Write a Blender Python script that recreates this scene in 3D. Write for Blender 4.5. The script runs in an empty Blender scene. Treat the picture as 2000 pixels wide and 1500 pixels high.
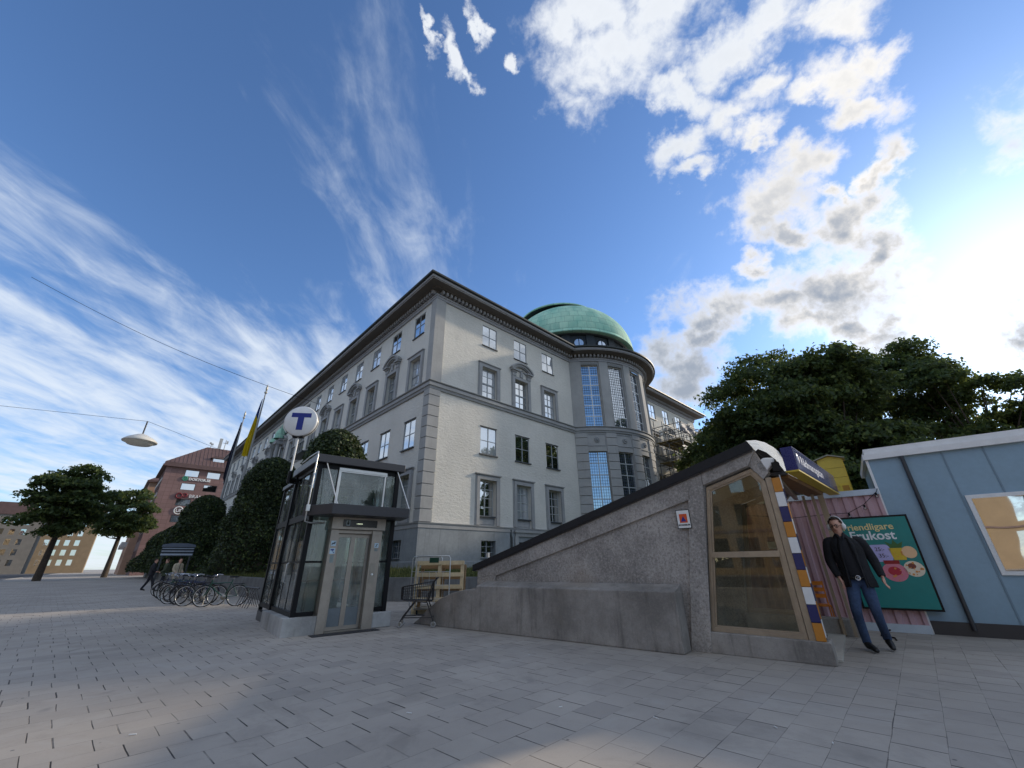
# Domed institute, glass street lift and metro entrance seen from the pavement
import bpy, bmesh, math, random
import numpy as np
from mathutils import Vector, Matrix, Euler
R = math.radians
random.seed(7)
scene = bpy.context.scene
COL = scene.collection

# ------------------------------------------------------------------ camera
cam_d = bpy.data.cameras.new('camera'); cam = bpy.data.objects.new('camera', cam_d); COL.objects.link(cam)
cam_d.sensor_width = 36.0; cam_d.lens = 13.896; cam_d.clip_start = 0.05; cam_d.clip_end = 2000
PITCH, ROLL = R(24.4), R(0.74)
_f = Vector((0, math.cos(PITCH), math.sin(PITCH))); _u = Vector((0, -math.sin(PITCH), math.cos(PITCH))); _r = Vector((1, 0, 0))
_rt = _r*math.cos(ROLL) - _u*math.sin(ROLL); _up = _r*math.sin(ROLL) + _u*math.cos(ROLL)
cam.matrix_world = Matrix(((_rt.x, _up.x, -_f.x, 0), (_rt.y, _up.y, -_f.y, 0), (_rt.z, _up.z, -_f.z, 1.3), (0, 0, 0, 1)))
scene.camera = cam
scene.view_settings.view_transform = 'Standard'; scene.view_settings.look = 'None'
scene.view_settings.exposure = 0.62; scene.view_settings.gamma = 1.0
scene.cycles.max_bounces = 8; scene.cycles.transparent_max_bounces = 24
scene.cycles.caustics_reflective = False; scene.cycles.caustics_refractive = False
scene.cycles.use_adaptive_sampling = True

# ------------------------------------------------------------------ sun and sky
W_ = 6.4
SUN_AZ, SUN_EL = R(59), R(22)
sun_d = bpy.data.lights.new('sun', 'SUN'); sun = bpy.data.objects.new('sun', sun_d); COL.objects.link(sun)
sun_d.energy = 2.4; sun_d.angle = R(2.2); sun_d.color = (1.0, 0.86, 0.68)
_sd = Vector((math.sin(SUN_AZ)*math.cos(SUN_EL), math.cos(SUN_AZ)*math.cos(SUN_EL), math.sin(SUN_EL)))
sun.rotation_euler = (-_sd).to_track_quat('-Z', 'Y').to_euler()
sun.location = _sd*100

def azel(az, el):
    a, e = R(az), R(el)
    return Vector((math.sin(a)*math.cos(e), math.cos(a)*math.cos(e), math.sin(e)))

world = bpy.data.worlds.new('World'); scene.world = world; world.use_nodes = True
nt = world.node_tree; nt.nodes.clear()
def WN(t, **k):
    n = nt.nodes.new(t)
    for a, v in k.items(): setattr(n, a, v)
    return n
def wl(a, b): nt.links.new(a, b)
def wm(op, a, b=None, clamp=False):
    n = WN('ShaderNodeMath', operation=op, use_clamp=clamp)
    for i, v in enumerate((a, b)):
        if v is None: continue
        if isinstance(v, (int, float)): n.inputs[i].default_value = v
        else: wl(v, n.inputs[i])
    return n.outputs[0]
def wv(op, a, b=None, sc=None):
    n = WN('ShaderNodeVectorMath', operation=op)
    for i, v in enumerate((a, b)):
        if v is None: continue
        if isinstance(v, (tuple, Vector)): n.inputs[i].default_value = v
        else: wl(v, n.inputs[i])
    if sc is not None:
        if isinstance(sc, (int, float)): n.inputs['Scale'].default_value = sc
        else: wl(sc, n.inputs['Scale'])
    return n.outputs['Value'] if op in ('LENGTH', 'DOT_PRODUCT', 'DISTANCE') else n.outputs[0]
def wnoise(vec, scale, detail=6, rough=0.55, dist=0.0):
    n = WN('ShaderNodeTexNoise'); n.inputs['Scale'].default_value = scale; n.inputs['Detail'].default_value = detail
    n.inputs['Roughness'].default_value = rough; n.inputs['Distortion'].default_value = dist
    wl(vec, n.inputs['Vector']); return n
def wramp(v, lo, hi, a=0.0, b=1.0, smooth=True):
    n = WN('ShaderNodeMapRange'); n.interpolation_type = 'SMOOTHSTEP' if smooth else 'LINEAR'
    wl(v, n.inputs['Value']); n.inputs['From Min'].default_value = lo; n.inputs['From Max'].default_value = hi
    n.inputs['To Min'].default_value = a; n.inputs['To Max'].default_value = b
    return n.outputs[0]
def wmix(f, a, b):
    n = WN('ShaderNodeMix', data_type='RGBA')
    for s, v in ((n.inputs[0], f), (n.inputs[6], a), (n.inputs[7], b)):
        if isinstance(v, (int, float)): s.default_value = v
        elif isinstance(v, tuple): s.default_value = v
        else: wl(v, s)
    return n.outputs[2]
tc = WN('ShaderNodeTexCoord')
D = wv('NORMALIZE', tc.outputs['Generated'])
sky = WN('ShaderNodeTexSky', sky_type='NISHITA', sun_disc=False, sun_elevation=SUN_EL, sun_rotation=SUN_AZ)
sky.air_density = 1.0; sky.dust_density = 0.35; sky.ozone_density = 2.2
sep = WN('ShaderNodeSeparateXYZ'); wl(D, sep.inputs[0])
dx, dy, dz = sep.outputs
# high thin cirrus: noise drawn on a plane overhead, stretched along the wind
den = wm('ADD', wm('MAXIMUM', dz, 0.0), 0.13)
cmb = WN('ShaderNodeCombineXYZ'); wl(wm('DIVIDE', dx, den), cmb.inputs[0]); wl(wm('DIVIDE', dy, den), cmb.inputs[1])
mp = WN('ShaderNodeMapping'); wl(cmb.outputs[0], mp.inputs[0]); mp.inputs['Rotation'].default_value = (0, 0, R(14)); mp.inputs['Scale'].default_value = (2.0, 0.42, 1)
warp = wnoise(cmb.outputs[0], 0.9, 3)
pv = wv('ADD', mp.outputs[0], wv('SCALE', wv('SUBTRACT', warp.outputs['Color'], (0.5, 0.5, 0.5)), None, 0.9))
ci_a = wnoise(pv, 1.15, 9, 0.62, 0.25).outputs[0]
mp2 = WN('ShaderNodeMapping'); wl(cmb.outputs[0], mp2.inputs[0]); mp2.inputs['Rotation'].default_value = (0, 0, R(-8)); mp2.inputs['Scale'].default_value = (5.0, 2.2, 1); mp2.inputs['Location'].default_value = (3.3, 1.7, 0)
ci_b = wnoise(mp2.outputs[0], 1.6, 7, 0.6, 0.5).outputs[0]
# where the cirrus lies: thick low on the left, thin trails overhead
lowleft = wm('MULTIPLY', wramp(dz, 0.70, 0.22), wramp(dx, 0.22, -0.28))
trail = wm('MULTIPLY', wm('MULTIPLY', wramp(dx, -0.62, -0.25), wramp(dx, 0.14, 0.03)), wramp(dz, 0.97, 0.62))
behind = wramp(wm('SUBTRACT', wm('MULTIPLY', dx, 0.985), wm('MULTIPLY', dy, 0.17)), 0.62, 0.90)  # unseen cloud added to the right for neutral ambient light and bright panes
leftside = wm('MULTIPLY', wramp(dx, -0.45, -0.85), wramp(dz, 0.75, 0.3))
above = wm('MULTIPLY', wramp(dz, 0.45, 0.75), wramp(dy, 0.22, -0.15))  # unseen cloud added high behind the view to lift the ambient light
farleft = wm('MULTIPLY', wramp(dx, -0.70, -0.88), wramp(dz, 0.20, 0.42))  # faint unseen cloud, added to lighten the street wall and its panes
cov = wm('ADD', wm('ADD', wm('MULTIPLY', lowleft, 0.265), wm('MULTIPLY', trail, 0.07)), wm('MAXIMUM', wm('MULTIPLY', wm('MAXIMUM', behind, above), 0.36), wm('MULTIPLY', farleft, 0.02)))
cir = wramp(wm('ADD', wm('ADD', wm('MULTIPLY', ci_a, 0.70), wm('MULTIPLY', ci_b, 0.37)), cov), 0.60, 0.90)
cir = wm('MULTIPLY', cir, 0.86)
# low cumulus: lumps placed round the sky and broken up by noise
dw0 = wnoise(D, 4.2, 4, 0.6)
dw1 = wnoise(D, 15.0, 6, 0.62)
Dw = wv('ADD', D, wv('SCALE', wv('SUBTRACT', dw0.outputs['Color'], (0.5, 0.5, 0.5)), None, 0.15))
Dw = wv('ADD', Dw, wv('SCALE', wv('SUBTRACT', dw1.outputs['Color'], (0.5, 0.5, 0.5)), None, 0.10))
LUMPS = [(26.2,62.1,0.137,0.074,-14.5),(26.7,66.0,0.123,0.045,-13.3),(17.1,65.1,0.057,0.042,-8.2),(36.9,61.9,0.061,0.040,-16.9),(35.3,54.6,0.069,0.026,-58.9),(43.9,55.2,0.085,0.037,-3.0),(50.4,55.0,0.068,0.037,-5.9),(56.0,53.5,0.062,0.026,-29.0),(54.7,47.2,0.048,0.036,-30.8),(57.6,47.2,0.033,0.027,-32.1),(58.2,51.3,0.053,0.032,-31.0),(34.0,50.0,0.052,0.027,-18.8),(41.6,49.9,0.064,0.033,-3.1),(46.0,50.9,0.037,0.027,-24.5),(43.3,39.9,0.069,0.055,-25.3),(47.4,42.0,0.039,0.030,-27.3),(40.5,38.1,0.048,0.039,-23.0),(43.1,35.7,0.041,0.029,-24.3),(48.9,34.0,0.043,0.062,-28.0),(51.6,35.4,0.027,0.042,-29.9),(37.8,29.0,0.17,0.056,-20.2),(44.7,29.2,0.11,0.070,-24.2),(32.3,29.3,0.075,0.040,-16.6),(41,26.0,0.11,0.040,-20),(49.4,30.2,0.041,0.062,-27.3),(26.3,24.6,0.078,0.065,-12.2),(22.8,26.7,0.061,0.054,-11.0),(29.7,27.3,0.041,0.034,-14.3),(25.0,21.4,0.074,0.042,-10.5),(44.1,24.1,0.065,0.039,-21.3),(46.7,23.1,0.041,0.057,-22.1),(38.4,34.2,0.027,0.023,-20.8),(49.3,37.3,0.021,0.019,-28.3),(-14.3,63.4,0.013,0.034,14.7),(-19.5,65.4,0.008,0.030,16.6),(-11.5,61.8,0.015,0.016,13.8),(1.0,63.2,0.010,0.018,-1.2),(-7.7,66.2,0.009,0.028,12.0),(53.8,43.9,0.035,0.023,-31.0),(51.8,47.5,0.041,0.023,-28.8),(43.2,47.2,0.038,0.026,-24.0),(35.1,46.7,0.033,0.019,-19.4),(52.9,38.1,0.021,0.049,-30.8),(42.5,45.7,0.026,0.014,-23.5),
 (75,34,0.16,0.09,0),(96,28,0.20,0.10,0),(105,52,0.2,0.14,0),(62,18,0.12,0.05,0)]  # lumps right of the view, added for ambient light and pane reflections
best = None
for az, el, rx, ry, tilt in LUMPS:
    c = azel(az, el); ex = Vector((math.cos(R(az)), -math.sin(R(az)), 0)); ey = c.cross(ex)*-1
    if ey.z < 0: ey = -ey
    t = R(tilt); tx = ex*math.cos(t) + ey*math.sin(t); ty = ey*math.cos(t) - ex*math.sin(t); tz = tx.cross(ty)
    m = Matrix((tx, ty, tz)).transposed()
    n = WN('ShaderNodeMapping', vector_type='TEXTURE'); wl(Dw, n.inputs[0])
    n.inputs['Location'].default_value = c; n.inputs['Rotation'].default_value = m.to_euler('XYZ'); n.inputs['Scale'].default_value = (rx*1.5, ry*1.5, 1.0)
    v = wm('SUBTRACT', 1.0, wv('LENGTH', n.outputs[0]))
    best = v if best is None else wm('MAXIMUM', best, v)
fine = wnoise(D, 22.0, 9, 0.62, 0.2).outputs[0]
mid = wnoise(D, 8.0, 5, 0.6, 0.3).outputs[0]
cu_f = wm('ADD', best, wm('ADD', wm('MULTIPLY', wm('SUBTRACT', fine, 0.5), 1.25), wm('MULTIPLY', wm('SUBTRACT', mid, 0.5), 1.0)))
cum = wramp(cu_f, 0.04, 0.80)
# thick parts of a cloud are greyer, most of all low in the sky
thick = wm('MULTIPLY', wramp(wm('ADD', wm('MULTIPLY', best, 0.62), wm('ADD', wm('MULTIPLY', wm('SUBTRACT', mid, 0.5), 1.1), wm('MULTIPLY', wm('SUBTRACT', fine, 0.5), 0.7))), 0.0, 0.72), wramp(dz, 0.86, 0.50, 0.16, 1.0))
glow = wramp(wv('DOT_PRODUCT', D, tuple(_sd)), 0.80, 0.995)
white = wmix(glow, (W_*0.93, W_*0.97, W_*1.03, 1), (W_*1.5, W_*1.38, W_*1.2, 1))
grey = wmix(thick, white, (W_*0.37, W_*0.425, W_*0.52, 1))
skyc = wmix(1.0, sky.outputs[0], sky.outputs[0])
tint = WN('ShaderNodeMix', data_type='RGBA', blend_type='MULTIPLY'); tint.inputs[0].default_value = 1.0
wl(sky.outputs[0], tint.inputs[6]); tint.inputs[7].default_value = (0.86, 1.08, 1.36, 1)
a = wmix(cir, tint.outputs[2], (W_*0.84, W_*0.92, W_*1.02, 1))
b = wmix(cum, a, grey)
bg = WN('ShaderNodeBackground'); wl(b, bg.inputs['Color']); bg.inputs['Strength'].default_value = 0.10
wo = WN('ShaderNodeOutputWorld'); wl(bg.outputs[0], wo.inputs['Surface'])
world.cycles.sampling_method = 'MANUAL'; world.cycles.sample_map_resolution = 1024

# ------------------------------------------------------------------ helpers: objects
def tag(o, label=None, cat=None, group=None, kind=None):
    if label: o['label'] = label
    if cat: o['category'] = cat
    if group: o['group'] = group
    if kind: o['kind'] = kind
    return o
def empty(name, loc=(0, 0, 0), rz=0.0, label=None, cat=None, group=None, scale=1.0):
    o = bpy.data.objects.new(name, None); COL.objects.link(o); o.location = loc; o.rotation_euler = (0, 0, rz); o.scale = (scale,)*3
    o.empty_display_size = 0.1
    return tag(o, label, cat, group)
def copy_tree(o, parent=None):
    c = o.copy(); COL.objects.link(c); c.parent = parent
    for ch in o.children: copy_tree(ch, c)
    return c
class MB:
    """collects shapes and links them as ONE mesh object"""
    def __init__(s): s.v = []; s.f = []; s.M = None; s.sm = []
    def add(s, vs, fs, smooth=False):
        n = len(s.v)
        s.v += [tuple(s.M @ Vector(p)) if s.M is not None else tuple(p) for p in vs]
        s.f += [tuple(i+n for i in f) for f in fs]; s.sm += [smooth]*len(fs)
        return s
    def box(s, x0, x1, y0, y1, z0, z1):
        x0, x1 = min(x0, x1), max(x0, x1); y0, y1 = min(y0, y1), max(y0, y1); z0, z1 = min(z0, z1), max(z0, z1)
        return s.add([(x0,y0,z0),(x1,y0,z0),(x1,y1,z0),(x0,y1,z0),(x0,y0,z1),(x1,y0,z1),(x1,y1,z1),(x0,y1,z1)],
              [(0,3,2,1),(4,5,6,7),(0,1,5,4),(1,2,6,5),(2,3,7,6),(3,0,4,7)])
    def quad(s, a, b, c, d): return s.add([a,b,c,d], [(0,1,2,3)])
    def prism(s, poly, fn, d0, d1):
        """poly: 2-D outline, fn(a,b,d) -> point; extruded from d0 to d1"""
        n = len(poly)
        vs = [fn(a,b,d0) for a,b in poly] + [fn(a,b,d1) for a,b in poly]
        return s.add(vs, [tuple(range(n)), tuple(range(2*n-1, n-1, -1))] + [(i, i+n, (i+1)%n+n, (i+1)%n) for i in range(n)])
    def tube(s, pts, r, n=8, smooth=True, caps=True):
        pts = [Vector(p) for p in pts]; rs = r if isinstance(r, (list, tuple)) else [r]*len(pts)
        vs, fs = [], []; ref = None
        for i, p in enumerate(pts):
            t = (pts[min(i+1, len(pts)-1)] - pts[max(i-1, 0)]).normalized()
            if ref is None:
                h = Vector((0,0,1)) if abs(t.z) < 0.9 else Vector((1,0,0)); ref = t.cross(h).normalized()
            a = ref - t*ref.dot(t); a = a.normalized() if a.length > 1e-6 else t.orthogonal().normalized(); ref = a; b = t.cross(a).normalized()
            for k in range(n):
                w = 2*math.pi*k/n; vs.append(p + (a*math.cos(w) + b*math.sin(w))*rs[i])
        for i in range(len(pts)-1):
            for k in range(n): fs.append((i*n+k, i*n+(k+1)%n, (i+1)*n+(k+1)%n, (i+1)*n+k))
        s.add(vs, fs, smooth)
        if caps: s.add(vs[:n], [tuple(range(n))]); s.add(vs[-n:], [tuple(range(n-1,-1,-1))])
        return s
    def lathe(s, prof, n=24, c=(0,0), smooth=True, a0=0.0, a1=2*math.pi):
        full = abs(a1-a0-2*math.pi) < 1e-6; m = n if full else n+1; vs, fs = [], []
        for r, z in prof:
            for k in range(m):
                w = a0 + (a1-a0)*k/n; vs.append((c[0]+r*math.cos(w), c[1]+r*math.sin(w), z))
        for i in range(len(prof)-1):
            for k in range(n):
                k2 = (k+1) % m; fs.append((i*m+k, i*m+k2, (i+1)*m+k2, (i+1)*m+k))
        return s.add(vs, fs, smooth)
    def ball(s, c, r, n=12, sq=(1,1,1)):
        vs, fs = [], []
        for i in range(n+1):
            ph = math.pi*i/n - math.pi/2
            for k in range(2*n):
                w = math.pi*k/n; vs.append((c[0]+r*sq[0]*math.cos(ph)*math.cos(w), c[1]+r*sq[1]*math.cos(ph)*math.sin(w), c[2]+r*sq[2]*math.sin(ph)))
        for i in range(n):
            for k in range(2*n): fs.append((i*2*n+k, i*2*n+(k+1)%(2*n), (i+1)*2*n+(k+1)%(2*n), (i+1)*2*n+k))
        return s.add(vs, fs, True)
    def torus(s, c, Rr, r, ax='y', n=28, m=8, sx=1.0):
        vs, fs = [], []
        for i in range(n):
            w = 2*math.pi*i/n
            for k in range(m):
                q = 2*math.pi*k/m; a = (Rr+r*math.cos(q))*math.cos(w); b = (Rr+r*math.cos(q))*math.sin(w); d = r*math.sin(q)*sx
                p = (a, d, b) if ax == 'y' else (d, a, b) if ax == 'x' else (a, b, d)
                vs.append((c[0]+p[0], c[1]+p[1], c[2]+p[2]))
        for i in range(n):
            for k in range(m): fs.append((i*m+k, ((i+1)%n)*m+k, ((i+1)%n)*m+(k+1)%m, i*m+(k+1)%m))
        return s.add(vs, fs, True)
    def build(s, name, mat, parent=None, label=None, bevel=0.0, loc=None, rz=None):
        me = bpy.data.meshes.new(name); me.from_pydata(s.v, [], s.f); me.update()
        bm = bmesh.new(); bm.from_mesh(me); bmesh.ops.recalc_face_normals(bm, faces=bm.faces); bm.to_mesh(me); bm.free()
        if any(s.sm) and len(me.polygons) == len(s.sm): me.polygons.foreach_set('use_smooth', s.sm)
        me.materials.append(mat)
        o = bpy.data.objects.new(name, me); COL.objects.link(o); o.parent = parent
        if label: o['label'] = label
        if loc is not None: o.location = loc
        if rz is not None: o.rotation_euler = (0, 0, rz)
        if bevel:
            b = o.modifiers.new('bevel', 'BEVEL'); b.width = bevel; b.segments = 2; b.limit_method = 'ANGLE'; b.angle_limit = R(40)
        return o
def sweep(mb, path, prof, closed=False, smooth=False):
    """path: plan polyline (x,y) with the outside on its right; prof: (outward offset, z)"""
    n = len(path); P = [Vector(p) for p in path]; nor = []
    for i in range(n):
        ds = []
        if i > 0: ds.append((P[i]-P[i-1]).normalized())
        if i < n-1: ds.append((P[i+1]-P[i]).normalized())
        ns = [Vector((d.y, -d.x)) for d in ds]
        if len(ns) == 1: nor.append(ns[0])
        else:
            m = (ns[0]+ns[1]).normalized(); nor.append(m/max(0.3, m.dot(ns[0])))
    vs = [(P[i].x+nor[i].x*o, P[i].y+nor[i].y*o, z) for o, z in prof for i in range(n)]
    fs = [(j*n+i, j*n+i+1, (j+1)*n+i+1, (j+1)*n+i) for j in range(len(prof)-1) for i in range(n-1)]
    mb.add(vs, fs, smooth); return mb
def along(path, step, start=0.0):
    """points and headings at even steps along a plan polyline"""
    out = []; acc = -start
    for a, b in zip(path[:-1], path[1:]):
        a, b = Vector(a), Vector(b); L = (b-a).length; d = (b-a)/L; t = -acc if acc < 0 else (step-acc if acc > 0 else 0.0)
        while t < L:
            out.append((a+d*t, d)); t += step
        acc = L-(t-step)
    return out
def wall_grid(mb, fn, sb, zb, holes, depth):
    """a wall with openings: fn(s,z,d) -> point, d = depth behind the face; openings get reveals"""
    ss = sorted(set([round(x, 4) for x in sb] + [round(v, 4) for h in holes for v in h[:2]])); zs = sorted(set([round(x, 4) for x in zb] + [round(v, 4) for h in holes for v in h[2:4]]))
    def hit(s, z):
        for h in holes:
            if h[0] < s < h[1] and h[2] < z < h[3]: return True
        return False
    for i in range(len(ss)-1):
        for j in range(len(zs)-1):
            if hit((ss[i]+ss[i+1])/2, (zs[j]+zs[j+1])/2): continue
            mb.quad(fn(ss[i],zs[j],0), fn(ss[i+1],zs[j],0), fn(ss[i+1],zs[j+1],0), fn(ss[i],zs[j+1],0))
    for s0, s1, z0, z1 in [h[:4] for h in holes]:
        mb.quad(fn(s0,z0,0), fn(s0,z0,depth), fn(s0,z1,depth), fn(s0,z1,0)); mb.quad(fn(s1,z0,0), fn(s1,z0,depth), fn(s1,z1,depth), fn(s1,z1,0))
        mb.quad(fn(s0,z0,0), fn(s1,z0,0), fn(s1,z0,depth), fn(s0,z0,depth)); mb.quad(fn(s0,z1,0), fn(s1,z1,0), fn(s1,z1,depth), fn(s0,z1,depth))
_dg = None
def text(s, size, M, mat, parent, name='lettering', depth=0.004, offset=0.0, align='LEFT', sx=1.0, shear=0.0):
    cu = bpy.data.curves.new(name, 'FONT'); cu.body = s; cu.size = size; cu.extrude = depth; cu.offset = offset; cu.align_x = align; cu.shear = shear
    cu.resolution_u = 3
    t = bpy.data.objects.new('tmp', cu); COL.objects.link(t)
    bpy.context.view_layer.update()
    me = bpy.data.meshes.new_from_object(t.evaluated_get(bpy.context.evaluated_depsgraph_get()))
    bpy.data.objects.remove(t); bpy.data.curves.remove(cu)
    me.name = name; me.transform(M @ Matrix.Diagonal((sx, 1, 1, 1)))
    me.materials.clear(); me.materials.append(mat)
    o = bpy.data.objects.new(name, me); COL.objects.link(o); o.parent = parent
    return o
def frame(origin, xdir, ydir):
    """matrix with x along xdir (reading direction) and y along ydir (up)"""
    x = Vector(xdir).normalized(); y = Vector(ydir).normalized(); z = x.cross(y)
    return Matrix(((x.x,y.x,z.x,origin[0]),(x.y,y.y,z.y,origin[1]),(x.z,y.z,z.z,origin[2]),(0,0,0,1)))

# ------------------------------------------------------------------ helpers: materials
def s2l(c):
    return tuple(((v/255)/12.92 if v/255 <= 0.04045 else ((v/255+0.055)/1.055)**2.4) for v in c)
class NT:
    def __init__(s, name):
        s.m = bpy.data.materials.new(name); s.m.use_nodes = True; s.t = s.m.node_tree
        s.b = s.t.nodes['Principled BSDF']; s.out = s.t.nodes['Material Output']
    def N(s, t, **k):
        n = s.t.nodes.new(t)
        for a, v in k.items(): setattr(n, a, v)
        return n
    def put(s, sock, v):
        if isinstance(v, (int, float)): sock.default_value = v
        elif isinstance(v, tuple): sock.default_value = v if len(v) == 4 or sock.type == 'VECTOR' else (*v, 1)
        else: s.t.links.new(v, sock)
    def math(s, op, a, b=None, c=None, clamp=False):
        n = s.N('ShaderNodeMath', operation=op, use_clamp=clamp)
        for i, v in enumerate((a, b, c)):
            if v is not None: s.put(n.inputs[i], v)
        return n.outputs[0]
    def vec(s, op, a, b=None):
        n = s.N('ShaderNodeVectorMath', operation=op); s.put(n.inputs[0], a)
        if b is not None: s.put(n.inputs[1], b)
        return n.outputs[0]
    def mix(s, f, a, b, blend='MIX'):
        n = s.N('ShaderNodeMix', data_type='RGBA', blend_type=blend); s.put(n.inputs[0], f); s.put(n.inputs[6], a); s.put(n.inputs[7], b); return n.outputs[2]
    def ramp(s, v, lo, hi, a=0.0, b=1.0):
        n = s.N('ShaderNodeMapRange', interpolation_type='SMOOTHSTEP'); s.put(n.inputs[0], v); n.inputs[1].default_value = lo; n.inputs[2].default_value = hi
        n.inputs[3].default_value = a; n.inputs[4].default_value = b; return n.outputs[0]
    def coord(s, kind='Object', scale=(1,1,1), rot=(0,0,0)):
        t = s.N('ShaderNodeTexCoord') if kind != 'World' else s.N('ShaderNodeNewGeometry')
        m = s.N('ShaderNodeMapping'); s.t.links.new(t.outputs['Position' if kind == 'World' else kind], m.inputs[0]); m.inputs['Scale'].default_value = scale; m.inputs['Rotation'].default_value = rot
        return m.outputs[0]
    def noise(s, v, scale, detail=5, rough=0.55, dist=0.0):
        n = s.N('ShaderNodeTexNoise'); s.put(n.inputs['Vector'], v); n.inputs['Scale'].default_value = scale; n.inputs['Detail'].default_value = detail; n.inputs['Roughness'].default_value = rough; n.inputs['Distortion'].default_value = dist
        return n.outputs[0]
    def bump(s, h, strength=0.3, dist=0.01):
        n = s.N('ShaderNodeBump'); s.put(n.inputs['Height'], h); n.inputs['Strength'].default_value = strength; n.inputs['Distance'].default_value = dist
        s.t.links.new(n.outputs[0], s.b.inputs['Normal']); return n.outputs[0]
    def set(s, **k):
        names = dict(color='Base Color', rough='Roughness', metal='Metallic', spec='Specular IOR Level', ior='IOR', trans='Transmission Weight', coat='Coat Weight', sheen='Sheen Weight')
        for a, v in k.items(): s.put(s.b.inputs[names[a]], v)
        return s
def mat(name, col, rough=0.7, var=0.12, scale=3.0, bump=0.15, bscale=40.0, metal=0.0, spec=0.5, kind='World', stain=0.0, dist=0.01, lin=False):
    """plain surface: colour broken by two scales of noise, optional vertical stains, fine bump"""
    n = NT(name); c = col if lin else s2l(col)
    v = n.coord(kind); a = n.noise(v, scale, 6, 0.6); b = n.noise(v, scale*9, 4, 0.6)
    f = n.math('ADD', n.math('MULTIPLY', a, 0.65), n.math('MULTIPLY', b, 0.35))
    f = n.ramp(f, 0.3, 0.7)
    lo = tuple(max(0, x*(1-var)) for x in c); hi = tuple(min(1, x*(1+var)) for x in c)
    colr = n.mix(f, lo, hi)
    if stain:
        sv = n.coord(kind, (5.0, 5.0, 0.35)); st = n.ramp(n.noise(sv, 1.6, 6, 0.65), 0.52, 0.78)
        colr = n.mix(n.math('MULTIPLY', st, stain), colr, tuple(x*0.35 for x in c))
    n.set(color=colr, rough=n.ramp(b, 0.2, 0.8, max(0, rough-0.08), min(1, rough+0.08)), metal=metal, spec=spec)
    if bump: n.bump(n.noise(v, bscale, 6, 0.6), bump, dist)
    return n.m
def paint(name, col, rough=0.4, metal=0.0, lin=False):
    return mat(name, col, rough, 0.06, 5.0, 0.03, 60.0, metal, 0.5, 'Object', 0.0, 0.004, lin)

# ------------------------------------------------------------------ materials
def stucco(name, col, bump=0.55):
    n = NT(name); c = s2l(col); v = n.coord('World')
    big = n.ramp(n.noise(v, 0.35, 5, 0.6), 0.3, 0.7); med = n.noise(v, 2.6, 6, 0.65)
    vs = n.coord('World', (2.2, 2.2, 0.3)); st = n.ramp(n.noise(vs, 1.0, 5, 0.6), 0.55, 0.8)
    colr = n.mix(big, tuple(x*0.93 for x in c), tuple(x*1.05 for x in c))
    colr = n.mix(n.math('MULTIPLY', n.ramp(med, 0.45, 0.75), 0.18), colr, tuple(x*0.72 for x in c))
    colr = n.mix(n.math('MULTIPLY', st, 0.14), colr, tuple(x*0.6 for x in c))
    n.set(color=colr, rough=0.9, spec=0.2)
    h = n.math('ADD', n.noise(n.coord('World', (1, 1, 2.3)), 3.6, 8, 0.72, 0.1), n.math('MULTIPLY', n.noise(v, 22, 5, 0.6), 0.25))
    n.bump(h, bump, 0.09); return n.m
M_STUCCO = stucco('rough_cream_stucco', (215, 211, 201))
M_TRIM = mat('blue_grey_render', (165, 164, 161), 0.85, 0.10, 0.9, 0.25, 30, stain=0.25, spec=0.25)
M_TRIMD = mat('blue_grey_moulding', (157, 157, 156), 0.8, 0.10, 1.5, 0.2, 40, stain=0.2, spec=0.25)
M_PLINTH = mat('plinth_render', (144, 148, 150), 0.9, 0.16, 0.7, 0.35, 18, stain=0.45, spec=0.2)
M_CORNICE = mat('cornice_stone', (158, 158, 160), 0.85, 0.10, 1.2, 0.2, 40, stain=0.3, spec=0.2)
M_SOFFIT = mat('dark_soffit', (98, 92, 86), 0.8, 0.1, 1, 0.1)  # one darker tone for the cornice underside and the band behind the dentils
M_GUTTER = mat('dark_copper', (40, 46, 45), 0.55, 0.35, 2.5, 0.2, 20, stain=0.2)
M_DARKCU = mat('black_copper_sheet', (38, 44, 48), 0.5, 0.35, 1.6, 0.25, 12, metal=0.2)
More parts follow.
